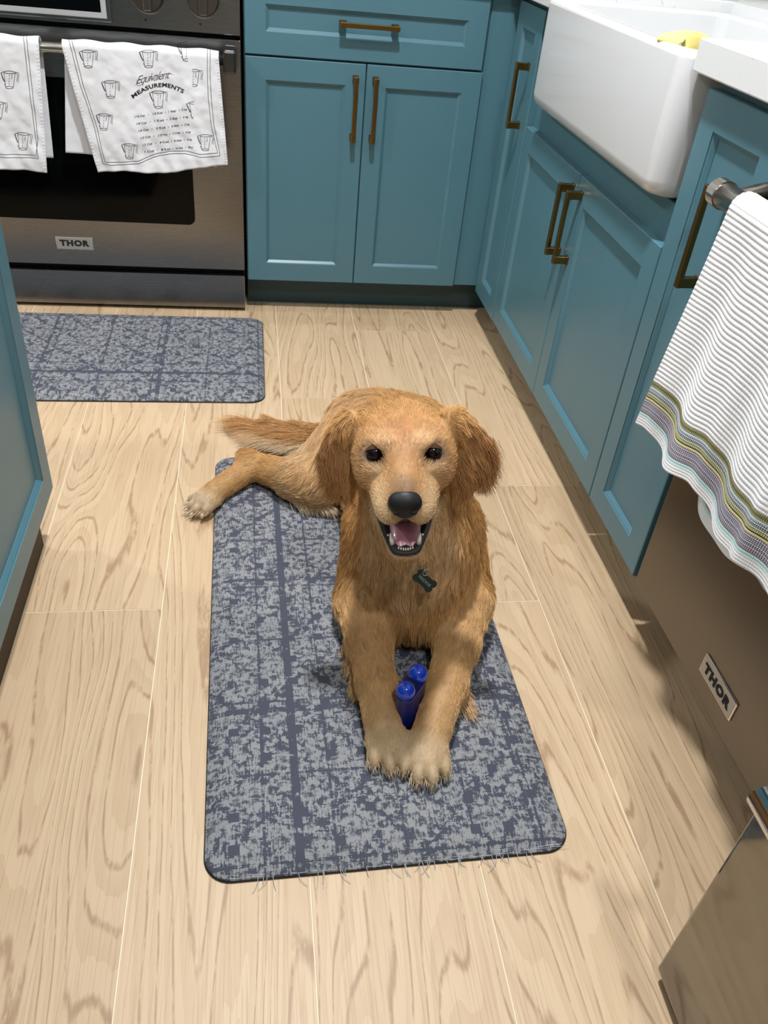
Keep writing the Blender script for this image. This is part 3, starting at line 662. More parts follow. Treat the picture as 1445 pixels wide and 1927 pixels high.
# ================================================================== DOG (one continuous body surface grown from blended volumes)
Ew = at_dist(760, 853, 1.10)
_b = -ray(760, 880); _cr = _R[:, 0] - _b*np.dot(_R[:, 0], _b); _cr /= np.linalg.norm(_cr); _cu = np.cross(_b, _cr)
_cr = _cr*math.cos(0.02) + _cu*math.sin(0.02); _cu = np.cross(_b, _cr)
A = math.radians(32)
HF = math.cos(A)*_b - math.sin(A)*_cu; HU = math.cos(A)*_cu + math.sin(A)*_b; HR = _cr
HM = np.array([HR, HF, HU])                     # rows: right, forward, up of the head
def H(x, f, u): return Ew + x*HR + f*HF + u*HU
def Hd(x, f, u): return x*HR + f*HF + u*HU
GOLD = np.array(lin(220,170,106)[:3]); PALE = np.array(lin(230,194,146)[:3]); RED = np.array(lin(198,146,92)[:3]); CREAM = np.array(lin(228,206,170)[:3])
DARKR = np.array(lin(168,118,74)[:3]); BLACK = np.array(lin(22,19,18)[:3]); FACE = np.array(lin(202,152,98)[:3])
PR = []   # each: kind, data, blend k, flow (3), hair length, colour
def unit(v): v = np.array(v, float); return v/(np.linalg.norm(v)+1e-9)
def ell(c, r, axes=None, k=0.02, flow=(0,1,0), ln=0.02, col=GOLD, head=False, sub=False):
    if head: c = H(*c); ax = HM if axes is None else np.array(axes) @ HM; flow = Hd(*flow)
    else: c = np.array(c, float); ax = np.eye(3) if axes is None else np.array(axes, float)
    PR.append(('e', (c, np.array(r, float), ax), k, unit(flow), ln, np.array(col), sub))
def cone(a, b, ra, rb, k=0.02, flow=None, ln=0.02, col=GOLD, head=False, flat=1.0, sub=False):
    if head: a, b = H(*a), H(*b); flow = Hd(*flow) if flow is not None else None
    a, b = np.array(a, float), np.array(b, float)
    PR.append(('c', (a, b, ra, rb), k, unit(b-a if flow is None else flow), ln, np.array(col), sub))
def rotx(deg): c, s = math.cos(math.radians(deg)), math.sin(math.radians(deg)); return np.array([[1,0,0],[0,c,s],[0,-s,c]])
def rotf(deg): c, s = math.cos(math.radians(deg)), math.sin(math.radians(deg)); return np.array([[c,0,s],[0,1,0],[-s,0,c]])

# trunk
ell((-0.408,-1.200,0.150), (0.106,0.20,0.122), k=0.04, flow=(0,1,-0.35), ln=0.034, col=GOLD)
ell((-0.408,-1.365,0.175), (0.084,0.080,0.135), k=0.04, flow=(0,-0.25,-1), ln=0.040, col=GOLD)
ell((-0.400,-1.020,0.128), (0.106,0.17,0.092), k=0.05, flow=(0,1,-0.3), ln=0.034, col=GOLD)
ell((-0.392,-0.905,0.122), (0.112,0.110,0.090), k=0.05, flow=(-0.2,1,-0.3), ln=0.030, col=RED*0.5+GOLD*0.5)
ell((-0.408,-1.395,0.095), (0.070,0.060,0.065), k=0.03, flow=(0,-0.35,-1), ln=0.034, col=GOLD)
# neck and ruff
cone(H(0,-0.080,-0.035), (-0.412,-1.330,0.235), 0.062, 0.094, k=0.035, flow=(0,-0.1,-1), ln=0.034, col=GOLD)
cone(H(0,-0.050,-0.115), (-0.418,-1.375,0.190), 0.048, 0.080, k=0.03, flow=(0,-0.2,-1), ln=0.036, col=PALE)
# shoulders and upper arms
cone((-0.472,-1.300,0.185), (-0.494,-1.340,0.075), 0.056, 0.046, k=0.035, flow=(0,0.1,-1), ln=0.028, col=GOLD)
cone((-0.345,-1.300,0.190), (-0.315,-1.345,0.080), 0.056, 0.050, k=0.035, flow=(0,0.1,-1), ln=0.028, col=GOLD)
# forelegs: elbow, wrist, pastern
def foreleg(e, w, p, col):
    e, w, p = map(np.array, (e, w, p))
    cone(e, e*0.5+w*0.5, 0.045, 0.036, k=0.03, ln=0.022, col=col)
    cone(e*0.5+w*0.5, w, 0.036, 0.030, k=0.015, ln=0.017, col=col)
    cone(w, p, 0.030, 0.029, k=0.015, ln=0.010, col=col)
def paw(p, d, s, col, sz=1.0, up=(0,0,1)):
    p, d, s, up = np.array(p), unit(d), unit(s), np.array(up, float)
    ell(p, (0.031*sz, 0.034*sz, 0.022*sz), axes=np.array([s, d, up]), k=0.010, flow=d, ln=0.009, col=col)
    T = []
    for q, (a, b) in enumerate(((-0.0240, 0.013), (-0.0085, 0.027), (0.0085, 0.027), (0.0240, 0.013))):
        c = p + s*a*sz + d*b*sz - up*0.004*sz
        dd = unit(d + s*a*8)
        ell(c, (0.0092*sz, 0.0190*sz, 0.0145*sz), axes=np.array([np.cross(dd, up), dd, up]), k=0.0020, flow=dd, ln=0.006, col=CREAM*0.35+col*0.65)
        T.append((c, dd))
    return T
FL = [(-0.497,-1.375,0.072), (-0.492,-1.530,0.055), (-0.490,-1.595,0.047)]
FR_ = [(-0.318,-1.385,0.078), (-0.378,-1.540,0.055), (-0.416,-1.622,0.047)]
foreleg(*FL, GOLD*0.7+PALE*0.3); foreleg(*FR_, GOLD*0.7+PALE*0.3)
TOES = []
TOES.append(paw((-0.486,-1.632,0.0420), (0.20,-1,0), (1,0.20,0), PALE, 1.10))
TOES.append(paw((-0.432,-1.655,0.0420), (-0.16,-1,0), (1,-0.16,0), PALE, 1.15))
# hind leg stretched out to the left
cone((-0.455,-0.900,0.130), (-0.545,-1.000,0.072), 0.085, 0.052, k=0.04, flow=(-0.7,-0.7,-0.2), ln=0.024, col=PALE*0.6+GOLD*0.4)
cone((-0.520,-0.935,0.080), (-0.590,-0.975,0.062), 0.060, 0.045, k=0.03, flow=(-1,-0.2,-0.1), ln=0.018, col=PALE)
cone((-0.575,-0.985,0.062), (-0.690,-0.905,0.050), 0.042, 0.026, k=0.02, flow=(-1,0.6,0), ln=0.014, col=GOLD)
cone((-0.690,-0.905,0.052), (-0.706,-0.880,0.060), 0.024, 0.012, k=0.02, flow=(-0.5,-1,0), ln=0.014, col=RED*.5+GOLD*.5)
cone((-0.688,-0.912,0.048), (-0.765,-0.985,0.034), 0.027, 0.024, k=0.015, ln=0.010, col=GOLD)
TOES.append(paw((-0.778,-1.000,0.028), (-0.78,-0.62,-0.05), (-0.62,0.78,0), PALE, 0.95))
# far hind leg folded on the other side
cone((-0.325,-0.900,0.120), (-0.300,-1.040,0.075), 0.080, 0.055, k=0.04, flow=(0.3,-1,-0.2), ln=0.024, col=GOLD)
cone((-0.300,-1.040,0.060), (-0.290,-0.900,0.045), 0.036, 0.026, k=0.02, ln=0.014, col=GOLD)
# tail
TAIL = [np.array(q) for q in ((-0.430,-0.815,0.100), (-0.500,-0.775,0.045), (-0.570,-0.745,0.030), (-0.640,-0.715,0.026), (-0.700,-0.700,0.022))]
for a, b, ra, rb in zip(TAIL, TAIL[1:], (0.034, 0.024, 0.020, 0.015), (0.024, 0.020, 0.015, 0.008)): cone(a, b, ra, rb, k=0.015, ln=0.045, col=RED*0.6+GOLD*0.4)
# head
hk = dict(head=True)
ell((0,-0.047,-0.012), (0.069,0.060,0.044), k=0.02, flow=(0,-1,0.1), ln=0.012, col=FACE*0.7+GOLD*0.3, **hk)
for s in (-1, 1):
    ell((s*0.042,-0.030,-0.034), (0.028,0.045,0.036), k=0.02, flow=(s*0.5,-1,-0.3), ln=0.012, col=FACE, **hk)
    ell((s*0.022,-0.004,0.0150), (0.015,0.016,0.009), k=0.010, flow=(s*0.4,-0.6,0.7), ln=0.006, col=PALE, **hk)
    ell((s*0.0335,0.004,-0.0165), (0.014,0.016,0.006), k=0.018, flow=(s*0.4,-1,-0.3), ln=0.005, col=PALE, **hk)
    ell((s*0.0195,0.052,-0.041), (0.0220,0.043,0.0240), k=0.010, flow=(s*0.5,-1,-0.5), ln=0.005, col=PALE, **hk)
    ell((s*0.0335,0.014,-0.050), (0.0130,0.034,0.022), k=0.012, flow=(s*0.5,-1,-0.5), ln=0.007, col=FACE, **hk)
cone((0,-0.020,0.004), (0,0.075,-0.014), 0.026, 0.019, k=0.018, flow=(0,-1,0.2), ln=0.005, col=FACE, **hk)
ell((0,0.040,-0.028), (0.029,0.055,0.024), k=0.012, flow=(0,-1,0.1), ln=0.005, col=FACE, **hk)
# lower jaw, open
J0, J1 = np.array((0,-0.030,-0.074)), np.array((0,0.060,-0.122)); jd = unit(J1-J0)
for s in (-1, 1): cone((s*0.034,0.004,-0.090), (s*0.0100,0.056,-0.1190), 0.0130, 0.0135, k=0.008, flow=(0,-1,-0.4), ln=0.007, col=PALE, **hk)
cone((0,0.010,-0.104), (0,0.054,-0.1220), 0.018, 0.0120, k=0.010, flow=(0,-1,-0.4), ln=0.007, col=PALE, **hk)
ell((0,-0.035,-0.080), (0.042,0.045,0.032), k=0.02, flow=(0,-1,-0.5), ln=0.016, col=PALE, **hk)
# carve: mouth, eye sockets
MC = ((0,0.024,-0.0790), (0.0385,0.080,0.0175), -27)
ell(MC[0], MC[1], axes=rotx(MC[2]), k=0.005, sub=True, **hk)
for s in (-1, 1): ell((s*0.0385,0.0025,0.0002), (0.0130,0.0135,0.0092), axes=rotf(-s*12), k=0.004, sub=True, **hk)
# ears
for s, dx, tilt in ((-1, 0.0, -8), (1, 0.004, 11)):
    ell((s*0.074,-0.056,0.010), (0.020,0.020,0.026), axes=rotf(tilt), k=0.012, flow=(s*0.5,0.1,-1), ln=0.022, col=GOLD, **hk)
    ell((s*(0.092+dx),-0.050,-0.026), (0.0245,0.0105,0.052), axes=rotf(tilt*1.6), k=0.007, flow=(s*0.12,0.12,-1), ln=0.036, col=RED, **hk)
    ell((s*(0.0855+dx),-0.044,-0.054), (0.0185,0.0095,0.040), axes=rotf(-s*6), k=0.007, flow=(-s*0.02,0.15,-1), ln=0.036, col=GOLD*0.5+RED*0.5, **hk)

h = 0.0028
LO = np.array((-0.86,-1.76,0.0)); HI = np.array((-0.18,-0.60,0.58)); NG = np.ceil((HI-LO)/h).astype(int)+1
GX, GY, GZ = [LO[i]+h*np.arange(NG[i]) for i in range(3)]
def prim_dist(P, pr):
    k, dat = pr[0], pr[1]
    if k == 'e':
        c, r, ax = dat; q = (P-c) @ ax.T; k0 = np.linalg.norm(q/r, axis=-1); k1 = np.linalg.norm(q/(r*r), axis=-1)
        return k0*(k0-1)/np.maximum(k1, 1e-6)
    a, b, ra, rb = dat; ba = b-a; t = np.clip(((P-a) @ ba)/np.dot(ba, ba), 0, 1)
    return np.linalg.norm(P-a-t[..., None]*ba, axis=-1) - (ra+(rb-ra)*t)
F = np.full(tuple(NG), 0.2, np.float32)
for sub in (False, True):
    for pr in PR:
        if pr[6] != sub: continue
        kk = pr[2]; mgn = kk+0.012
        if pr[0] == 'e': R = max(pr[1][1]); lo, hi = pr[1][0]-R-mgn, pr[1][0]+R+mgn
        else: R = max(pr[1][2:]); lo, hi = np.minimum(pr[1][0], pr[1][1])-R-mgn, np.maximum(pr[1][0], pr[1][1])+R+mgn
        i0 = np.maximum(((lo-LO)/h).astype(int), 0); i1 = np.minimum(((hi-LO)/h).astype(int)+2, NG)
        P = np.stack(np.meshgrid(GX[i0[0]:i1[0]], GY[i0[1]:i1[1]], GZ[i0[2]:i1[2]], indexing='ij'), -1)
        d = prim_dist(P, pr).astype(np.float32); S = F[i0[0]:i1[0], i0[1]:i1[1], i0[2]:i1[2]]
        if sub: d2 = -d; hh = np.maximum(kk-np.abs(S-d2), 0)/kk; S[...] = np.maximum(S, d2)+hh*hh*kk*0.25
        else: hh = np.maximum(kk-np.abs(S-d), 0)/kk; S[...] = np.minimum(S, d)-hh*hh*kk*0.25
# rest on the mat / floor (cut flat just above them)
onmat = (GX[:, None] > -0.765) & (GY[None, :] < -0.80)
gz = np.where(onmat, 0.0192, 0.0010)[:, :, None]
F = np.maximum(F, (gz-GZ[None, None, :]).astype(np.float32))
def surface_nets(F, LO, h):
    s = F < 0; c = s[:-1,:-1,:-1].astype(np.int8)
    tot = np.zeros(tuple(n-1 for n in F.shape), np.int8)
    for dx in (0, 1):
        for dy in (0, 1):
            for dz in (0, 1): tot += s[dx:dx+F.shape[0]-1, dy:dy+F.shape[1]-1, dz:dz+F.shape[2]-1]
    act = (tot > 0) & (tot < 8); I = np.argwhere(act); idx = -np.ones(act.shape, np.int64); idx[act] = np.arange(len(I))
    acc = np.zeros((len(I), 3)); cnt = np.zeros(len(I)); cor = [(a, b, c) for a in (0,1) for b in (0,1) for c in (0,1)]
    def val(o): return F[I[:,0]+o[0], I[:,1]+o[1], I[:,2]+o[2]]
    for o in cor:
        for ax in range(3):
            if o[ax]: continue
            o2 = list(o); o2[ax] = 1; a, b = val(o), val(o2); m = (a < 0) != (b < 0); t = np.where(m, a/(a-b+1e-12), 0)
            p = np.array(o, float)[None, :].repeat(len(I), 0); p[:, ax] = t; acc[m] += p[m]; cnt[m] += 1
    V = LO + h*(I + acc/np.maximum(cnt, 1)[:, None]); Q = []
    for ax in range(3):
        u, v = (ax+1) % 3, (ax+2) % 3; sl0 = [slice(None)]*3; sl1 = [slice(None)]*3; sl0[ax] = slice(0, -1); sl1[ax] = slice(1, None)
        e = np.argwhere(s[tuple(sl0)] != s[tuple(sl1)]); e = e[(e[:, u] > 0) & (e[:, v] > 0) & (e[:, u] < F.shape[u]-1) & (e[:, v] < F.shape[v]-1)]
        def g(du, dv): q = e.copy(); q[:, u] += du; q[:, v] += dv; return idx[q[:,0], q[:,1], q[:,2]]
        q = np.stack([g(-1,-1), g(0,-1), g(0,0), g(-1,0)], 1); flip = ~s[e[:,0], e[:,1], e[:,2]]; q[flip] = q[flip][:, ::-1]; Q.append(q)
    return V, np.concatenate(Q)
V, Q = surface_nets(F, LO, h)
def lap(V, Q, it, lam):
    e = np.concatenate([Q[:, [0,1]], Q[:, [1,2]], Q[:, [2,3]], Q[:, [3,0]]]); n = len(V); deg = np.bincount(e[:,0], minlength=n)+np.bincount(e[:,1], minlength=n)
    for _ in range(it):
        S = np.zeros_like(V)
        for k in range(3): S[:, k] = np.bincount(e[:,0], V[e[:,1], k], n)+np.bincount(e[:,1], V[e[:,0], k], n)
        V = V + lam*(S/deg[:, None]-V)
    return V
V = lap(V, Q, 2, 0.5)
# pieces that float free of the body are dropped
lab = np.arange(len(V)); e = np.concatenate([Q[:, [0,1]], Q[:, [1,2]], Q[:, [2,3]], Q[:, [3,0]]])
for _ in range(2000):
    m = np.minimum(lab[e[:,0]], lab[e[:,1]]); old = lab.copy(); np.minimum.at(lab, lab[e[:,0]], m); np.minimum.at(lab, lab[e[:,1]], m); np.minimum.at(lab, e[:,0], m); np.minimum.at(lab, e[:,1], m); lab = lab[lab]
    if (old == lab).all(): break
big = np.bincount(lab).argmax(); keep = lab == big; remap = -np.ones(len(V), int); remap[keep] = np.arange(keep.sum()); Q = remap[Q[keep[Q[:, 0]]]]; V = V[keep]

def snoise(P, sc, seed=0):
    r = np.random.RandomState(seed); out = 0
    for k in range(5):
        d = r.normal(size=3); d /= np.linalg.norm(d); out = out + np.sin((P @ d)*sc*(0.7+0.5*r.rand())*2*PI + r.rand()*6.28 + 1.3*np.sin((P @ r.normal(size=3))*sc*2.0))
    return out/5
EYE = [H(-0.0385, 0.0, 0.0), H(0.0385, 0.0, 0.0)]
NOSE = H(0, 0.093, -0.0225)
def fur_fields(P):
    """flow direction, hair length and coat colour at points of the skin, blended from the volumes around them"""
    W = np.zeros(len(P)); FLW = np.zeros((len(P), 3)); LN = np.zeros(len(P)); CO = np.zeros((len(P), 3))
    for pr in PR:
        if pr[6]: continue
        w_ = np.exp(-np.maximum(prim_dist(P, pr), -0.01)/0.006); W += w_; FLW += w_[:, None]*pr[3]; LN += w_*pr[4]; CO += w_[:, None]*pr[5]
    FLW /= W[:, None]; LN /= W; CO /= W[:, None]
    q = (P-Ew) @ HM.T; x, f, u = q[:,0], q[:,1], q[:,2]; ax = np.abs(x)
    face = (np.clip((0.075-np.abs(ax))/0.010, 0, 1))*np.clip((f+0.060)/0.03, 0, 1)*np.clip((u+0.13)/0.02, 0, 1)
    face *= (np.linalg.norm(q/np.array([0.08, 0.13, 0.14]), axis=1) < 1.15)
    away = P-H(0, 0.115, -0.03); away /= np.linalg.norm(away, axis=1)[:, None]
    FLW = FLW*(1-face[:, None]) + away*face[:, None]; LN = LN*(1-face)+face*np.clip(0.0065+0.07*np.clip(0.06-f, 0, 1)*0.9, 0.006, 0.014)
    def blend(m, c): nonlocal CO; m = np.clip(m, 0, 1)[:, None]; CO = CO*(1-m)+np.array(c)*m
    g = lambda x0, f0, u0, r: np.exp(-(((ax-x0)**2+(f-f0)**2+(u-u0)**2)/(r*r)))
    blend(0.70*g(0, 0.0, 0.025, 0.032)*(1+0.3*snoise(P, 60, 3)), lin(190,128,72)[:3])      # redder forehead
    blend(0.55*g(0.052, -0.01, 0.030, 0.018), lin(226,186,134)[:3])
    blend(0.75*g(0.019, 0.003, 0.021, 0.010), lin(236,194,140)[:3])                         # light brows
    blend(0.25*g(0.0115, -0.002, 0.013, 0.0065), lin(150,100,56)[:3])
    blend(0.45*g(0.054, 0.004, -0.014, 0.012), lin(158,112,70)[:3])
    blend(0.55*g(0.034, 0.014, -0.017, 0.010), lin(226,192,144)[:3])
    blend(0.55*g(0.019, 0.075, -0.030, 0.020), lin(222,188,142)[:3])                        # pale muzzle sides
    blend(0.75*g(0, 0.079, -0.001, 0.0150), lin(118,92,66)[:3])                            # grey smudge over the nose
    blend(0.5*g(0, 0.080, -0.052, 0.016), lin(150,136,116)[:3])
    for E_ in EYE:
        d = np.linalg.norm((P-E_) @ (rotf(-12 if E_ is EYE[1] else 12) @ HM).T*np.array([0.80, 0.5, 1.45]), axis=1); blend((0.0150-d)/0.0025, BLACK)
        blend(0.5*np.clip((0.022-d)/0.008, 0, 1), lin(120,84,54)[:3])
    dn = np.linalg.norm(P-NOSE, axis=1)
    # black lips along the mouth opening
    MA = rotx(MC[2]) @ HM; dm = prim_dist(P, ('e', (H(*MC[0]), np.array(MC[1]), MA))); low = (P-H(*MC[0])) @ MA[2]
    lip = np.clip((0.0068-0.0045*(low > 0.004)-dm)/0.002, 0, 1)*(f > -0.02); blend(lip, BLACK)
    bald = np.zeros(len(P)); 
    for E_ in EYE: bald = np.maximum(bald, (np.linalg.norm((P-E_) @ (rotf(-12 if E_ is EYE[1] else 12) @ HM).T*np.array([0.84, 0.5, 1.45]), axis=1) < 0.0138))
    bald = np.maximum(bald, lip > 0.35); bald = np.maximum(bald, (dn < 0.0185)); bald = np.maximum(bald, P[:, 2] < 0.0215)
    # pale feathering low on thighs and paws, paler breast
    feet = np.exp(-((np.linalg.norm(P-np.array([-0.463,-1.70,0.03]), axis=1)/0.060)**2)); blend(0.45*feet, CREAM)
    hp = np.exp(-((np.linalg.norm(P-np.array([-0.80,-1.015,0.03]), axis=1)/0.035)**2)); blend(0.7*hp, CREAM)
    blend(0.5*np.exp(-((np.linalg.norm(P-np.array([-0.56,-1.02,0.035]), axis=1)/0.040)**2)), PALE)
    st = snoise(P*np.array([1,1,0.45]), 26, 9); CO = CO*(1+0.12*st[:, None]+0.07*snoise(P, 90, 4)[:, None])
    return FLW, LN, np.clip(CO, 0.004, 1), bald

dog = thing('dog', 'golden retriever lying on the blue-grey mat, looking up with open mouth', 'dog', (-0.42, -1.2, 0.0))
DO = np.array(dog.location)
FLWv, LNv, COv, BALDv = fur_fields(V)
me = bpy.data.meshes.new('body'); me.from_pydata((V-DO).tolist(), [], Q.tolist()); me.update()
me.polygons.foreach_set('use_smooth', [True]*len(me.polygons))
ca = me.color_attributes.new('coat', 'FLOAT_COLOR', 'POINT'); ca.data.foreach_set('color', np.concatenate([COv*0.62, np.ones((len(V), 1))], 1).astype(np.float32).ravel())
N = NT('dog_skin'); a = N.n('ShaderNodeAttribute'); a.attribute_name = 'coat'; N.link(a.outputs['Color'], N.b.inputs['Base Color']); N.b.inputs['Roughness'].default_value = 0.6
body = link('body', me, N.m, dog)

def surf_hit(u, v, off):
    d = ray(u, v); t = 0.8
    while t < 1.8:
        p = _O+d*t; i = ((p-LO)/h).astype(int)
        if (i > 0).all() and (i < NG-1).all() and F[i[0], i[1], i[2]] < off: return p
        t += 0.002
    return _O+d*1.2
tp = surf_hit(799, 1093, 0.024)
fw = unit(-ray(799, 1093)*0.8+np.array([0,-0.35,-0.1])); rt = unit(np.cross(np.array([0,0,1.0]), fw)); upv = np.cross(fw, rt); an = math.radians(-38)
rt, upv = rt*math.cos(an)+upv*math.sin(an), upv*math.cos(an)-rt*math.sin(an)
# ---- fur strands
NRM = np.zeros((len(V), 3)); fn = np.cross(V[Q[:,2]]-V[Q[:,0]], V[Q[:,3]]-V[Q[:,1]])
for k in range(4):
    for j in range(3): NRM[:, j] += np.bincount(Q[:, k], fn[:, j], len(V))
NRM /= np.linalg.norm(NRM, axis=1)[:, None]+1e-12
farea = np.linalg.norm(fn, axis=1)/2
NS = FUR_COUNT if 'FUR_COUNT' in globals() else 210000
rs = np.random.RandomState(11)
cen = V[Q].mean(1); hw = 1+1.6*np.exp(-((np.linalg.norm(cen-Ew, axis=1)/0.11)**4)); hid = np.where((cen[:,1] > -1.02) & (cen[:,0] > -0.36), 0.25, 1.0)
pw_ = farea*hw*hid; fi = rs.choice(len(Q), NS, p=pw_/pw_.sum()); uu, vv = rs.rand(NS), rs.rand(NS)
def bil(A_): q = A_[Q[fi]]; return (q[:,0].T*(1-uu)*(1-vv)+q[:,1].T*uu*(1-vv)+q[:,2].T*uu*vv+q[:,3].T*(1-uu)*vv).T
P = bil(V); Nn = bil(NRM); Nn /= np.linalg.norm(Nn, axis=1)[:, None]
FLW, LN, CO, BALD = fur_fields(P)
ok = BALD < 0.5; P, Nn, FLW, LN, CO = P[ok], Nn[ok], FLW[ok], LN[ok], CO[ok]; n = len(P)
# wavy flow
wv = np.stack([snoise(P, 9, 21), snoise(P, 9, 22), snoise(P, 9, 23)], 1); longm = np.clip((LN-0.014)/0.02, 0, 1)[:, None]
FLW = FLW + wv*(0.12+0.42*longm); T = FLW-Nn*np.sum(FLW*Nn, 1)[:, None]; T /= np.linalg.norm(T, axis=1)[:, None]+1e-9
LN = LN*(0.65+0.55*rs.rand(n))
lift = (0.26+0.10*rs.rand(n))*np.where(LN > 0.02, 0.65, 1.0)
from mathutils.kdtree import KDTree
ncl = n//18; ci = rs.choice(n, ncl, replace=False); kd = KDTree(ncl)
for j, i in enumerate(ci): kd.insert(P[i], j)
kd.balance(); near = np.array([kd.find(p)[1] for p in P.tolist()]); cidx = ci[near]
K = 6; ts = np.linspace(0, 1, K)
side = np.cross(T, Nn); jit = rs.normal(size=(n, 3))*0.10
pts = np.zeros((n, K, 3)); rad = np.zeros((n, K))
def shape(P_, T_, N_, L_, lf, jt, tt):
    g = np.array([0, 0, -1.0]); d = (T_*(1-0.15*tt) + N_*(lf*(1-0.8*tt))[:, None] + jt + g*(0.20*tt*tt)*np.clip(L_/0.03, 0, 1)[:, None])
    return d/np.linalg.norm(d, axis=1)[:, None]
def grow(P_, T_, N_, L_, lf, jt, ph):
    out = [P_]; cur = P_
    for k in range(1, K):
        d = shape(P_, T_, N_, L_, lf, jt, ts[k]); sd = np.cross(T_, N_)
        wav = sd*(np.sin(ph+ts[k]*5.0)*0.22*np.clip((L_-0.012)/0.02, 0, 1))[:, None]
        cur = cur+(d+wav)*(L_/(K-1))[:, None]; out.append(cur)
    return np.stack(out, 1)
ph = snoise(P, 14, 31)*5
pts = grow(P-Nn*0.0008, T, Nn, LN, lift, jit, ph)
cp = pts[cidx]; cl = np.clip((LN-0.006)/0.03, 0.12, 0.62)[:, None, None]*(ts[None, :, None]**1.3)
off = (P-P[cidx])[:, None, :]*0.0
pts = pts*(1-cl)+(cp+off)*cl
gzp = np.where((pts[..., 0] > -0.762) & (pts[..., 1] < -0.802), 0.0200, 0.0012); pts[..., 2] = np.maximum(pts[..., 2], gzp+0.0006)
# tail plume and elbow / thigh feathering: extra long strands
def plume(c0, c1, cnt, d0, ln, spread, col, seed):
    r = np.random.RandomState(seed); t = r.rand(cnt); p = np.array(c0)[None]*(1-t[:, None])+np.array(c1)[None]*t[:, None]+r.normal(size=(cnt, 3))*spread*np.array([1, 1, 0.35])
    d = np.array([unit(d0)]*cnt)+r.normal(size=(cnt, 3))*0.16*np.array([1,1,0.4]); d /= np.linalg.norm(d, axis=1)[:, None]; L_ = ln*(0.6+0.5*r.rand(cnt))
    nn = np.array([[0,0,1.0]]*cnt); g_ = grow(p, d, nn, L_, np.full(cnt, 0.10), np.zeros((cnt, 3)), t*6+r.rand(cnt)*0.6+np.sin(p @ np.array([30,220,60.]))*1.2)
    g_[..., 2] = np.maximum(g_[..., 2], np.where((g_[..., 0] > -0.762) & (g_[..., 1] < -0.802), 0.0205, 0.0015)+0.0006*r.rand(cnt)[:, None]); c = np.array(col)[None]*(0.72+0.28*r.rand(cnt)+0.30*(0.5+0.5*np.sin(p @ np.array([40,310,90.])+seed)))[:, None]
    return g_, c
EX = [plume((-0.50,-0.785,0.040), (-0.60,-0.745,0.03), 1500, (-1,0.10,0), 0.10, 0.007, RED*0.6+GOLD*0.4, 1),
      plume((-0.57,-0.750,0.030), (-0.69,-0.700,0.024), 1600, (-1,0.22,0), 0.085, 0.008, RED*0.5+GOLD*0.5, 2),
      plume((-0.51,-0.800,0.030), (-0.63,-0.755,0.020), 1500, (-1,-0.22,0), 0.085, 0.007, CREAM*0.8+GOLD*0.2, 3),
      plume((-0.58,-0.765,0.022), (-0.66,-0.730,0.020), 900, (-1,-0.10,0), 0.08, 0.007, PALE, 4),
      plume((-0.525,-1.035,0.040), (-0.60,-1.010,0.035), 500, (0.55,-0.8,-0.2), 0.040, 0.006, CREAM*0.7+PALE*0.3, 5),
      plume((-0.360,-1.50,0.035), (-0.352,-1.555,0.032), 420, (0.35,-0.75,-0.3), 0.045, 0.005, PALE*0.8+GOLD*0.2, 6),
      plume((-0.525,-1.43,0.045), (-0.520,-1.53,0.035), 420, (-0.25,-0.6,-0.5), 0.024, 0.005, PALE*0.5+GOLD*0.5, 7)]
EX += [plume(H(-0.112,-0.052,-0.02), H(-0.098,-0.046,-0.075), 800, Hd(-0.30,0.15,-1), 0.040, 0.004, DARKR*0.5+RED*0.5, 8),
       plume(H(0.120,-0.052,-0.01), H(0.108,-0.046,-0.065), 800, Hd(0.45,0.15,-1), 0.040, 0.004, DARKR*0.6+RED*0.4, 9)]
for T4 in TOES[:3]:
    for (c_, d_) in T4: EX.append(plume(c_+d_*0.004, c_+d_*0.012+np.array([0,0,-0.006]), 45, d_+np.array([0,0,-0.25]), 0.016, 0.004, CREAM, 12))
# colour: root shade, per-clump and per-strand variation; ears darker towards their tips
colv = CO*(0.86+0.28*rs.rand(n))[:, None]*(0.86+0.28*rs.rand(ncl)[near])[:, None]
q = (P-Ew) @ HM.T; earm = np.clip((np.abs(q[:,0])-0.076)/0.010, 0, 1)*(q[:,1] > -0.085)*(q[:,1] < 0.01)*(q[:,2] < 0.02)*(q[:,2] > -0.12)
colv = colv*(1-earm[:, None])+(RED*0.8+DARKR*0.2)[None]*(0.75+0.5*rs.rand(n))[:, None]*earm[:, None]
allp = [pts]+[e_[0] for e_ in EX]; allc = [colv]+[e_[1] for e_ in EX]; pts = np.concatenate(allp); colv = np.concatenate(allc); n = len(pts)
near_ = (np.linalg.norm(pts-tp, axis=2) < 0.0185).any(1) & (((pts-tp) @ fw).max(1) > -0.001)
keep_ = ~near_; pts, colv = pts[keep_], colv[keep_]; rootn = np.concatenate([LN, np.full(n-len(LN), 0.04)])[keep_]; n = len(pts)
hc = bpy.data.hair_curves.new('fur'); hc.add_curves([K]*n)
hc.attributes['position'].data.foreach_set('vector', (pts-DO).astype(np.float32).ravel())
r0 = np.clip(0.00018+rootn*0.006, 0.0002, 0.00040)
rad = r0[:, None]*(1-0.82*ts[None, :]**1.5)
if 'radius' not in hc.attributes: hc.attributes.new('radius', 'FLOAT', 'POINT')
hc.attributes['radius'].data.foreach_set('value', rad.astype(np.float32).ravel())
cc = hc.attributes.new('strand_colour', 'FLOAT_COLOR', 'CURVE'); cc.data.foreach_set('color', np.concatenate([colv, np.ones((n, 1))], 1).astype(np.float32).ravel())
N = NT('golden_fur'); a = N.n('ShaderNodeAttribute'); a.attribute_name = 'strand_colour'; hi_ = N.n('ShaderNodeHairInfo')
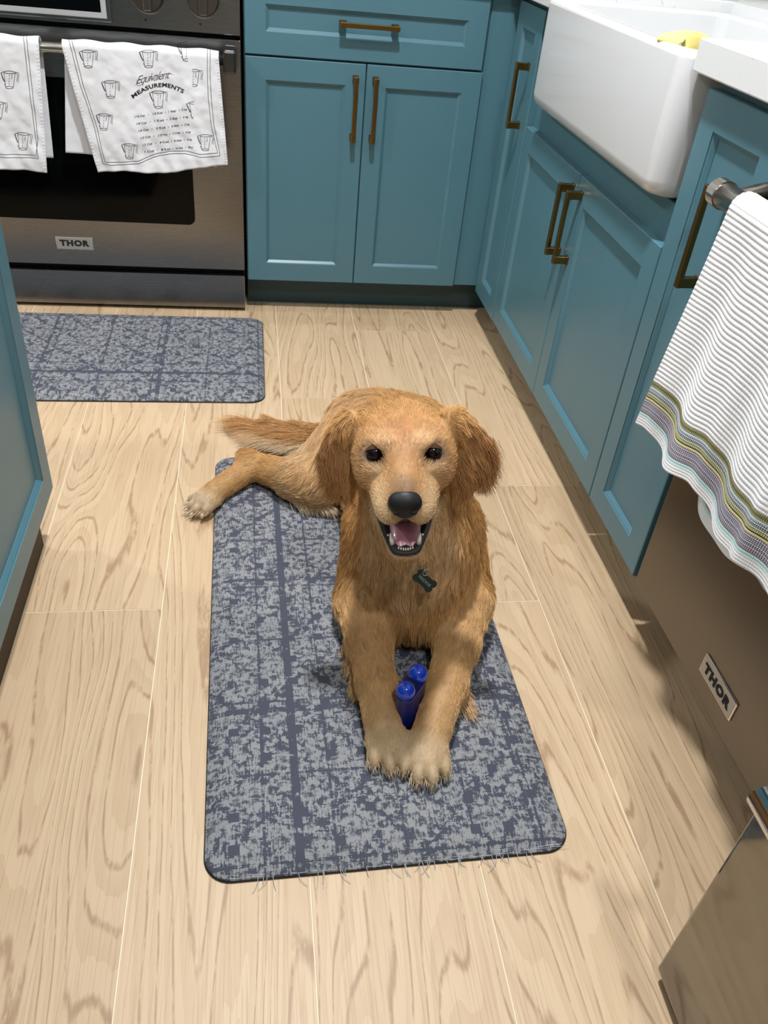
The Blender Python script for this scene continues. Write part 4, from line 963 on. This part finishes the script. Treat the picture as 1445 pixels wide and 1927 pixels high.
N.link(N.mix(N.smooth(hi_.outputs['Intercept'], 0.0, 1.0), N.mix(0.32, a.outputs['Color'], (0.12,0.065,0.028,1)), a.outputs['Color']), N.b.inputs['Base Color'])
N.b.inputs['Roughness'].default_value = 0.5; N.b.inputs['Specular IOR Level'].default_value = 0.35
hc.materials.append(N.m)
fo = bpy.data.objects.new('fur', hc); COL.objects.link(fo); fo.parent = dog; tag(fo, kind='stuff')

# ---- eyes, nose, tongue, teeth, claws
def sph_pts(c, r, ax, nu=28, nv=18, f=None):
    Vv, Fv = [], []
    for j in range(nv+1):
        for i in range(nu):
            th, ph_ = PI*j/nv, 2*PI*i/nu; d = np.array([math.sin(th)*math.cos(ph_), math.cos(th), math.sin(th)*math.sin(ph_)])
            if f: d = f(d)
            Vv.append(np.array(c)-DO+(d*np.array(r)) @ ax)
    for j in range(nv):
        for i in range(nu): a_ = j*nu+i; b_ = j*nu+(i+1) % nu; Fv.append((a_, b_, b_+nu, a_+nu))
    return Vv, Fv
MAT['eye'] = simple('dark_brown_eye', lin(18,11,8), 0.06, 0, 0.0, 0.35).m
MAT['lid_skin'] = simple('brown_eyelid_fur', lin(70,48,32), 0.9, 0, 0, 0.1).m
MAT['lid'] = simple('black_eyelid_skin', lin(26,20,18), 0.45).m
N = simple('wet_black_nose', lin(17,17,18), 0.5, 0, 0, 0.4); N.bump(N.n('ShaderNodeTexVoronoi').outputs[0], 0.1, 0.0005)
vn = [x for x in N.t.nodes if x.type == 'TEX_VORONOI'][0]; vn.inputs['Scale'].default_value = 700; N.link(N.obj(), vn.inputs['Vector']); MAT['nose'] = N.m
MAT['tongue'] = simple('pink_tongue', lin(176,116,128), 0.32, 0, 0.2).m
MAT['gum'] = simple('dark_mouth_lining', lin(42,24,26), 0.4).m
MAT['tooth'] = simple('white_tooth', lin(236,230,218), 0.25).m
MAT['claw'] = simple('horn_claw', lin(206,190,166), 0.4).m
for s in (-1, 1):
    Vv, Fv = sph_pts(H(s*0.0385, -0.0035, 0.0), (0.0118,0.0118,0.0118), HM); mesh_obj('eye', Vv, Fv, 'eye', dog, True)
for s in (-1, 1):
    Vv, Fv, nu, nv = [], [], 24, 8; c_ = np.array((s*0.0385, -0.0035, 0.0))
    for part in (0, 1):
        o_ = len(Vv)
        for j in range(nv+1):
            for i in range(nu+1):
                az = (i/nu-0.5)*PI*1.02; ed = math.cos(az)**0.8 if abs(math.cos(az)) > 1e-6 and math.cos(az) > 0 else 0
                e0 = (math.radians(52)*ed-math.radians(2)*s*math.sin(az)) if part == 0 else (-math.radians(38)*ed-math.radians(10)*s*math.sin(az))
                el = e0+(j/nv)*(math.radians(80)-e0 if part == 0 else -math.radians(80)-e0); r_ = 0.0126+0.0006*math.sin(PI*min(1, j/nv*3))
                d = np.array([math.cos(el)*math.sin(az), math.cos(el)*math.cos(az), math.sin(el)]); Vv.append(H(*(c_+d*r_))-DO)
        for j in range(nv):
            for i in range(nu): a_ = o_+j*(nu+1)+i; Fv.append((a_, a_+1, a_+nu+2, a_+nu+1))
    lo_ = mesh_obj('eyelid', Vv, Fv, ['lid', 'lid_skin'], dog, True); lo_.data.polygons.foreach_set('material_index', [1 if (q_ % (nu*nv))//nu >= 1 else 0 for q_ in range(len(Fv))])
def nosef(d):
    x, f_, z = d; k = 1.0-0.28*max(0, -z)*1.0; return np.array([x*k*(1+0.10*max(0, z)), f_-0.10*max(0, -z), z])
Vv, Fv = sph_pts(H(0, 0.0885, -0.0225), (0.0220,0.0155,0.0205), HM, 40, 28, nosef)
nz = mesh_obj('nose', Vv, Fv, 'nose', dog, True)
for s in (-1, 1):
    Vv, Fv = sph_pts(H(s*0.0105, 0.1005, -0.0270), (0.0050,0.0030,0.0036), HM, 16, 10); mesh_obj('nostril', Vv, Fv, 'gap', nz, True)
ja = rotx(math.degrees(math.atan2(jd[2], jd[1]))) @ HM
Vv, Fv = sph_pts(H(0, 0.032, -0.1030), (0.0235,0.0370,0.0090), ja, 32, 20, lambda d: np.array([d[0], d[1], d[2]-0.35*math.exp(-(d[0]/0.25)**2)*(d[2] > 0)]))
mesh_obj('tongue', Vv, Fv, 'tongue', dog, True)
Vv, Fv = sph_pts(H(0, 0.012, -0.0800), (0.0340,0.032,0.0150), HM, 24, 14); mesh_obj('palate', Vv, Fv, 'gum', dog, True)
def tooth(base, tip, r):
    bm = bmesh.new(); b_, t_ = Vector(base-DO), Vector(tip-DO); tube_bm(bm, [b_, b_.lerp(t_, 0.5), b_.lerp(t_, 0.9), t_], [r, r*0.8, r*0.35, r*0.05], 10); return from_bm('tooth', bm, 'tooth', dog, True)
for s in (-1, 1): tooth(H(s*0.0180, 0.0560, -0.1100), H(s*0.0205, 0.0550, -0.0920), 0.0034)
for k in range(-3, 4): tooth(H(k*0.0032, 0.0665-0.0004*k*k, -0.1130), H(k*0.0032, 0.0668-0.0004*k*k, -0.1085), 0.0013)
for s in (-1, 1):
    for k in range(2): tooth(H(s*(0.0235+0.0025*k), 0.044-0.012*k, -0.108+0.005*k), H(s*(0.0240+0.0025*k), 0.044-0.012*k, -0.102+0.005*k), 0.0026)
for T4 in TOES:
    for c_, d_ in T4:
        bm = bmesh.new(); p0 = c_-DO+d_*0.0165+np.array([0,0,-0.002]); pp = [p0, p0+d_*0.005+np.array([0,0,-0.002]), p0+d_*0.008+np.array([0,0,-0.005])]
        tube_bm(bm, [Vector(x) for x in pp], [0.0022, 0.0018, 0.0006], 8); from_bm('claw', bm, 'claw', dog, True)

# ================================================================== ID TAG on the breast and toy between the paws
tg = thing('pet_tag', 'dark green bone-shaped name tag hanging on the dog\'s breast', 'tag', tuple(tp))
def bone_outline(L_, r_, w_):
    P_ = []
    for (cx_, cy_, a0, a1) in ((L_, r_*0.8, -50, 140), (-L_, r_*0.8, 40, 230), (-L_, -r_*0.8, 130, 320), (L_, -r_*0.8, 220, 410)):
        for k in range(9): a_ = math.radians(a0+(a1-a0)*k/8); P_.append((cx_+r_*math.cos(a_), cy_+r_*math.sin(a_)))
    return P_
BO = bone_outline(0.0125, 0.0062, 0.005); Vt = []; nB = len(BO)
for lay, sc_ in ((-0.0010, 0.97), (-0.0006, 1.0), (0.0006, 1.0), (0.0010, 0.97)):
    for x_, y_ in BO: Vt.append(rt*x_*sc_+upv*y_*sc_+fw*lay)
Ft = [tuple(range(nB))[::-1], tuple(range(3*nB, 4*nB))]
for l_ in range(3):
    for k in range(nB): Ft.append((l_*nB+k, l_*nB+(k+1) % nB, (l_+1)*nB+(k+1) % nB, (l_+1)*nB+k))
mesh_obj('tag_plate', Vt, Ft, 'tag', tg)
Vx, Fx = text_polys('FREDDIE', 0.0078, 0.00008, 0, 1.0)
ys_ = [v[1] for v in Vx]; ym = (min(ys_)+max(ys_))/2
mesh_obj('lettering', [rt*v[0]*0.80+upv*(v[1]-ym)*0.80+fw*0.00125 for v in Vx], Fx, 'tag_text', tg)
bm = bmesh.new(); rc = -rt*0.008+upv*0.0115; tube_bm(bm, [Vector(rc+rt*0.005*math.cos(a_)*0.8+upv*0.006*math.sin(a_)+fw*0.0012) for a_ in [2*PI*k/16 for k in range(17)]], 0.0006, 8); from_bm('split_ring', bm, 'chrome', tg, True)

b0 = on_plane(763, 1300, 1, -1.590); b1 = on_plane(786, 1268, 1, -1.556)
toy = thing('dog_toy', 'glossy blue bone-shaped plastic toy standing between the dog\'s front paws', 'toy', (b0[0], -1.585, 0.0195)); TO = np.array(toy.location)
base0, base1 = np.array([b0[0]+0.004, -1.592, 0.034]), np.array([b1[0]+0.002, -1.560, 0.034])
def sph(c_, r_, name, mat, par):
    bm = bmesh.new(); bmesh.ops.create_uvsphere(bm, u_segments=32, v_segments=20, radius=r_); bmesh.ops.translate(bm, vec=Vector(c_-TO), verts=bm.verts); return from_bm(name, bm, mat, par, True)
sph(b0, 0.0150, 'bone_knob', 'blue', toy); sph(b1, 0.0158, 'bone_knob', 'blue', toy)
bm = bmesh.new(); rr_ = []
for t_ in [k/10 for k in range(11)]:
    c_ = (b0*(1-t_)+base0*t_); c2 = (b1*(1-t_)+base1*t_); mid = (c_+c2)/2; hd = (c2-c_)/2; ha = unit(hd); sx = unit(np.cross(ha, (0,0,1.0))); wr = 0.0146-0.0008*math.sin(PI*t_); hl = np.linalg.norm(hd)
    if t_ < 0.12: mid = mid+np.array([0,0,-0.006])
    rr_.append([bm.verts.new(Vector(mid-TO+sx*wr*math.cos(a_)+ha*(wr*math.sin(a_)+(hl if math.sin(a_) > 0 else -hl)))) for a_ in [2*PI*(k+0.5)/28 for k in range(28)]])
for a_, c_ in zip(rr_, rr_[1:]):
    for k in range(28): bm.faces.new((a_[k], a_[(k+1) % 28], c_[(k+1) % 28], c_[k]))
bm.faces.new(rr_[0][::-1]); bm.faces.new(rr_[-1]); from_bm('bone_shaft', bm, 'blue_dark', toy, True)
bm = bmesh.new(); bmesh.ops.create_uvsphere(bm, u_segments=20, v_segments=12, radius=1); m_ = (b0+b1)/2-TO+np.array([0.001,0,-0.006]); bmesh.ops.scale(bm, vec=(0.0085,0.012,0.008), verts=bm.verts); bmesh.ops.translate(bm, vec=Vector(m_), verts=bm.verts); from_bm('bag_slot', bm, 'navy_slot', toy, True)
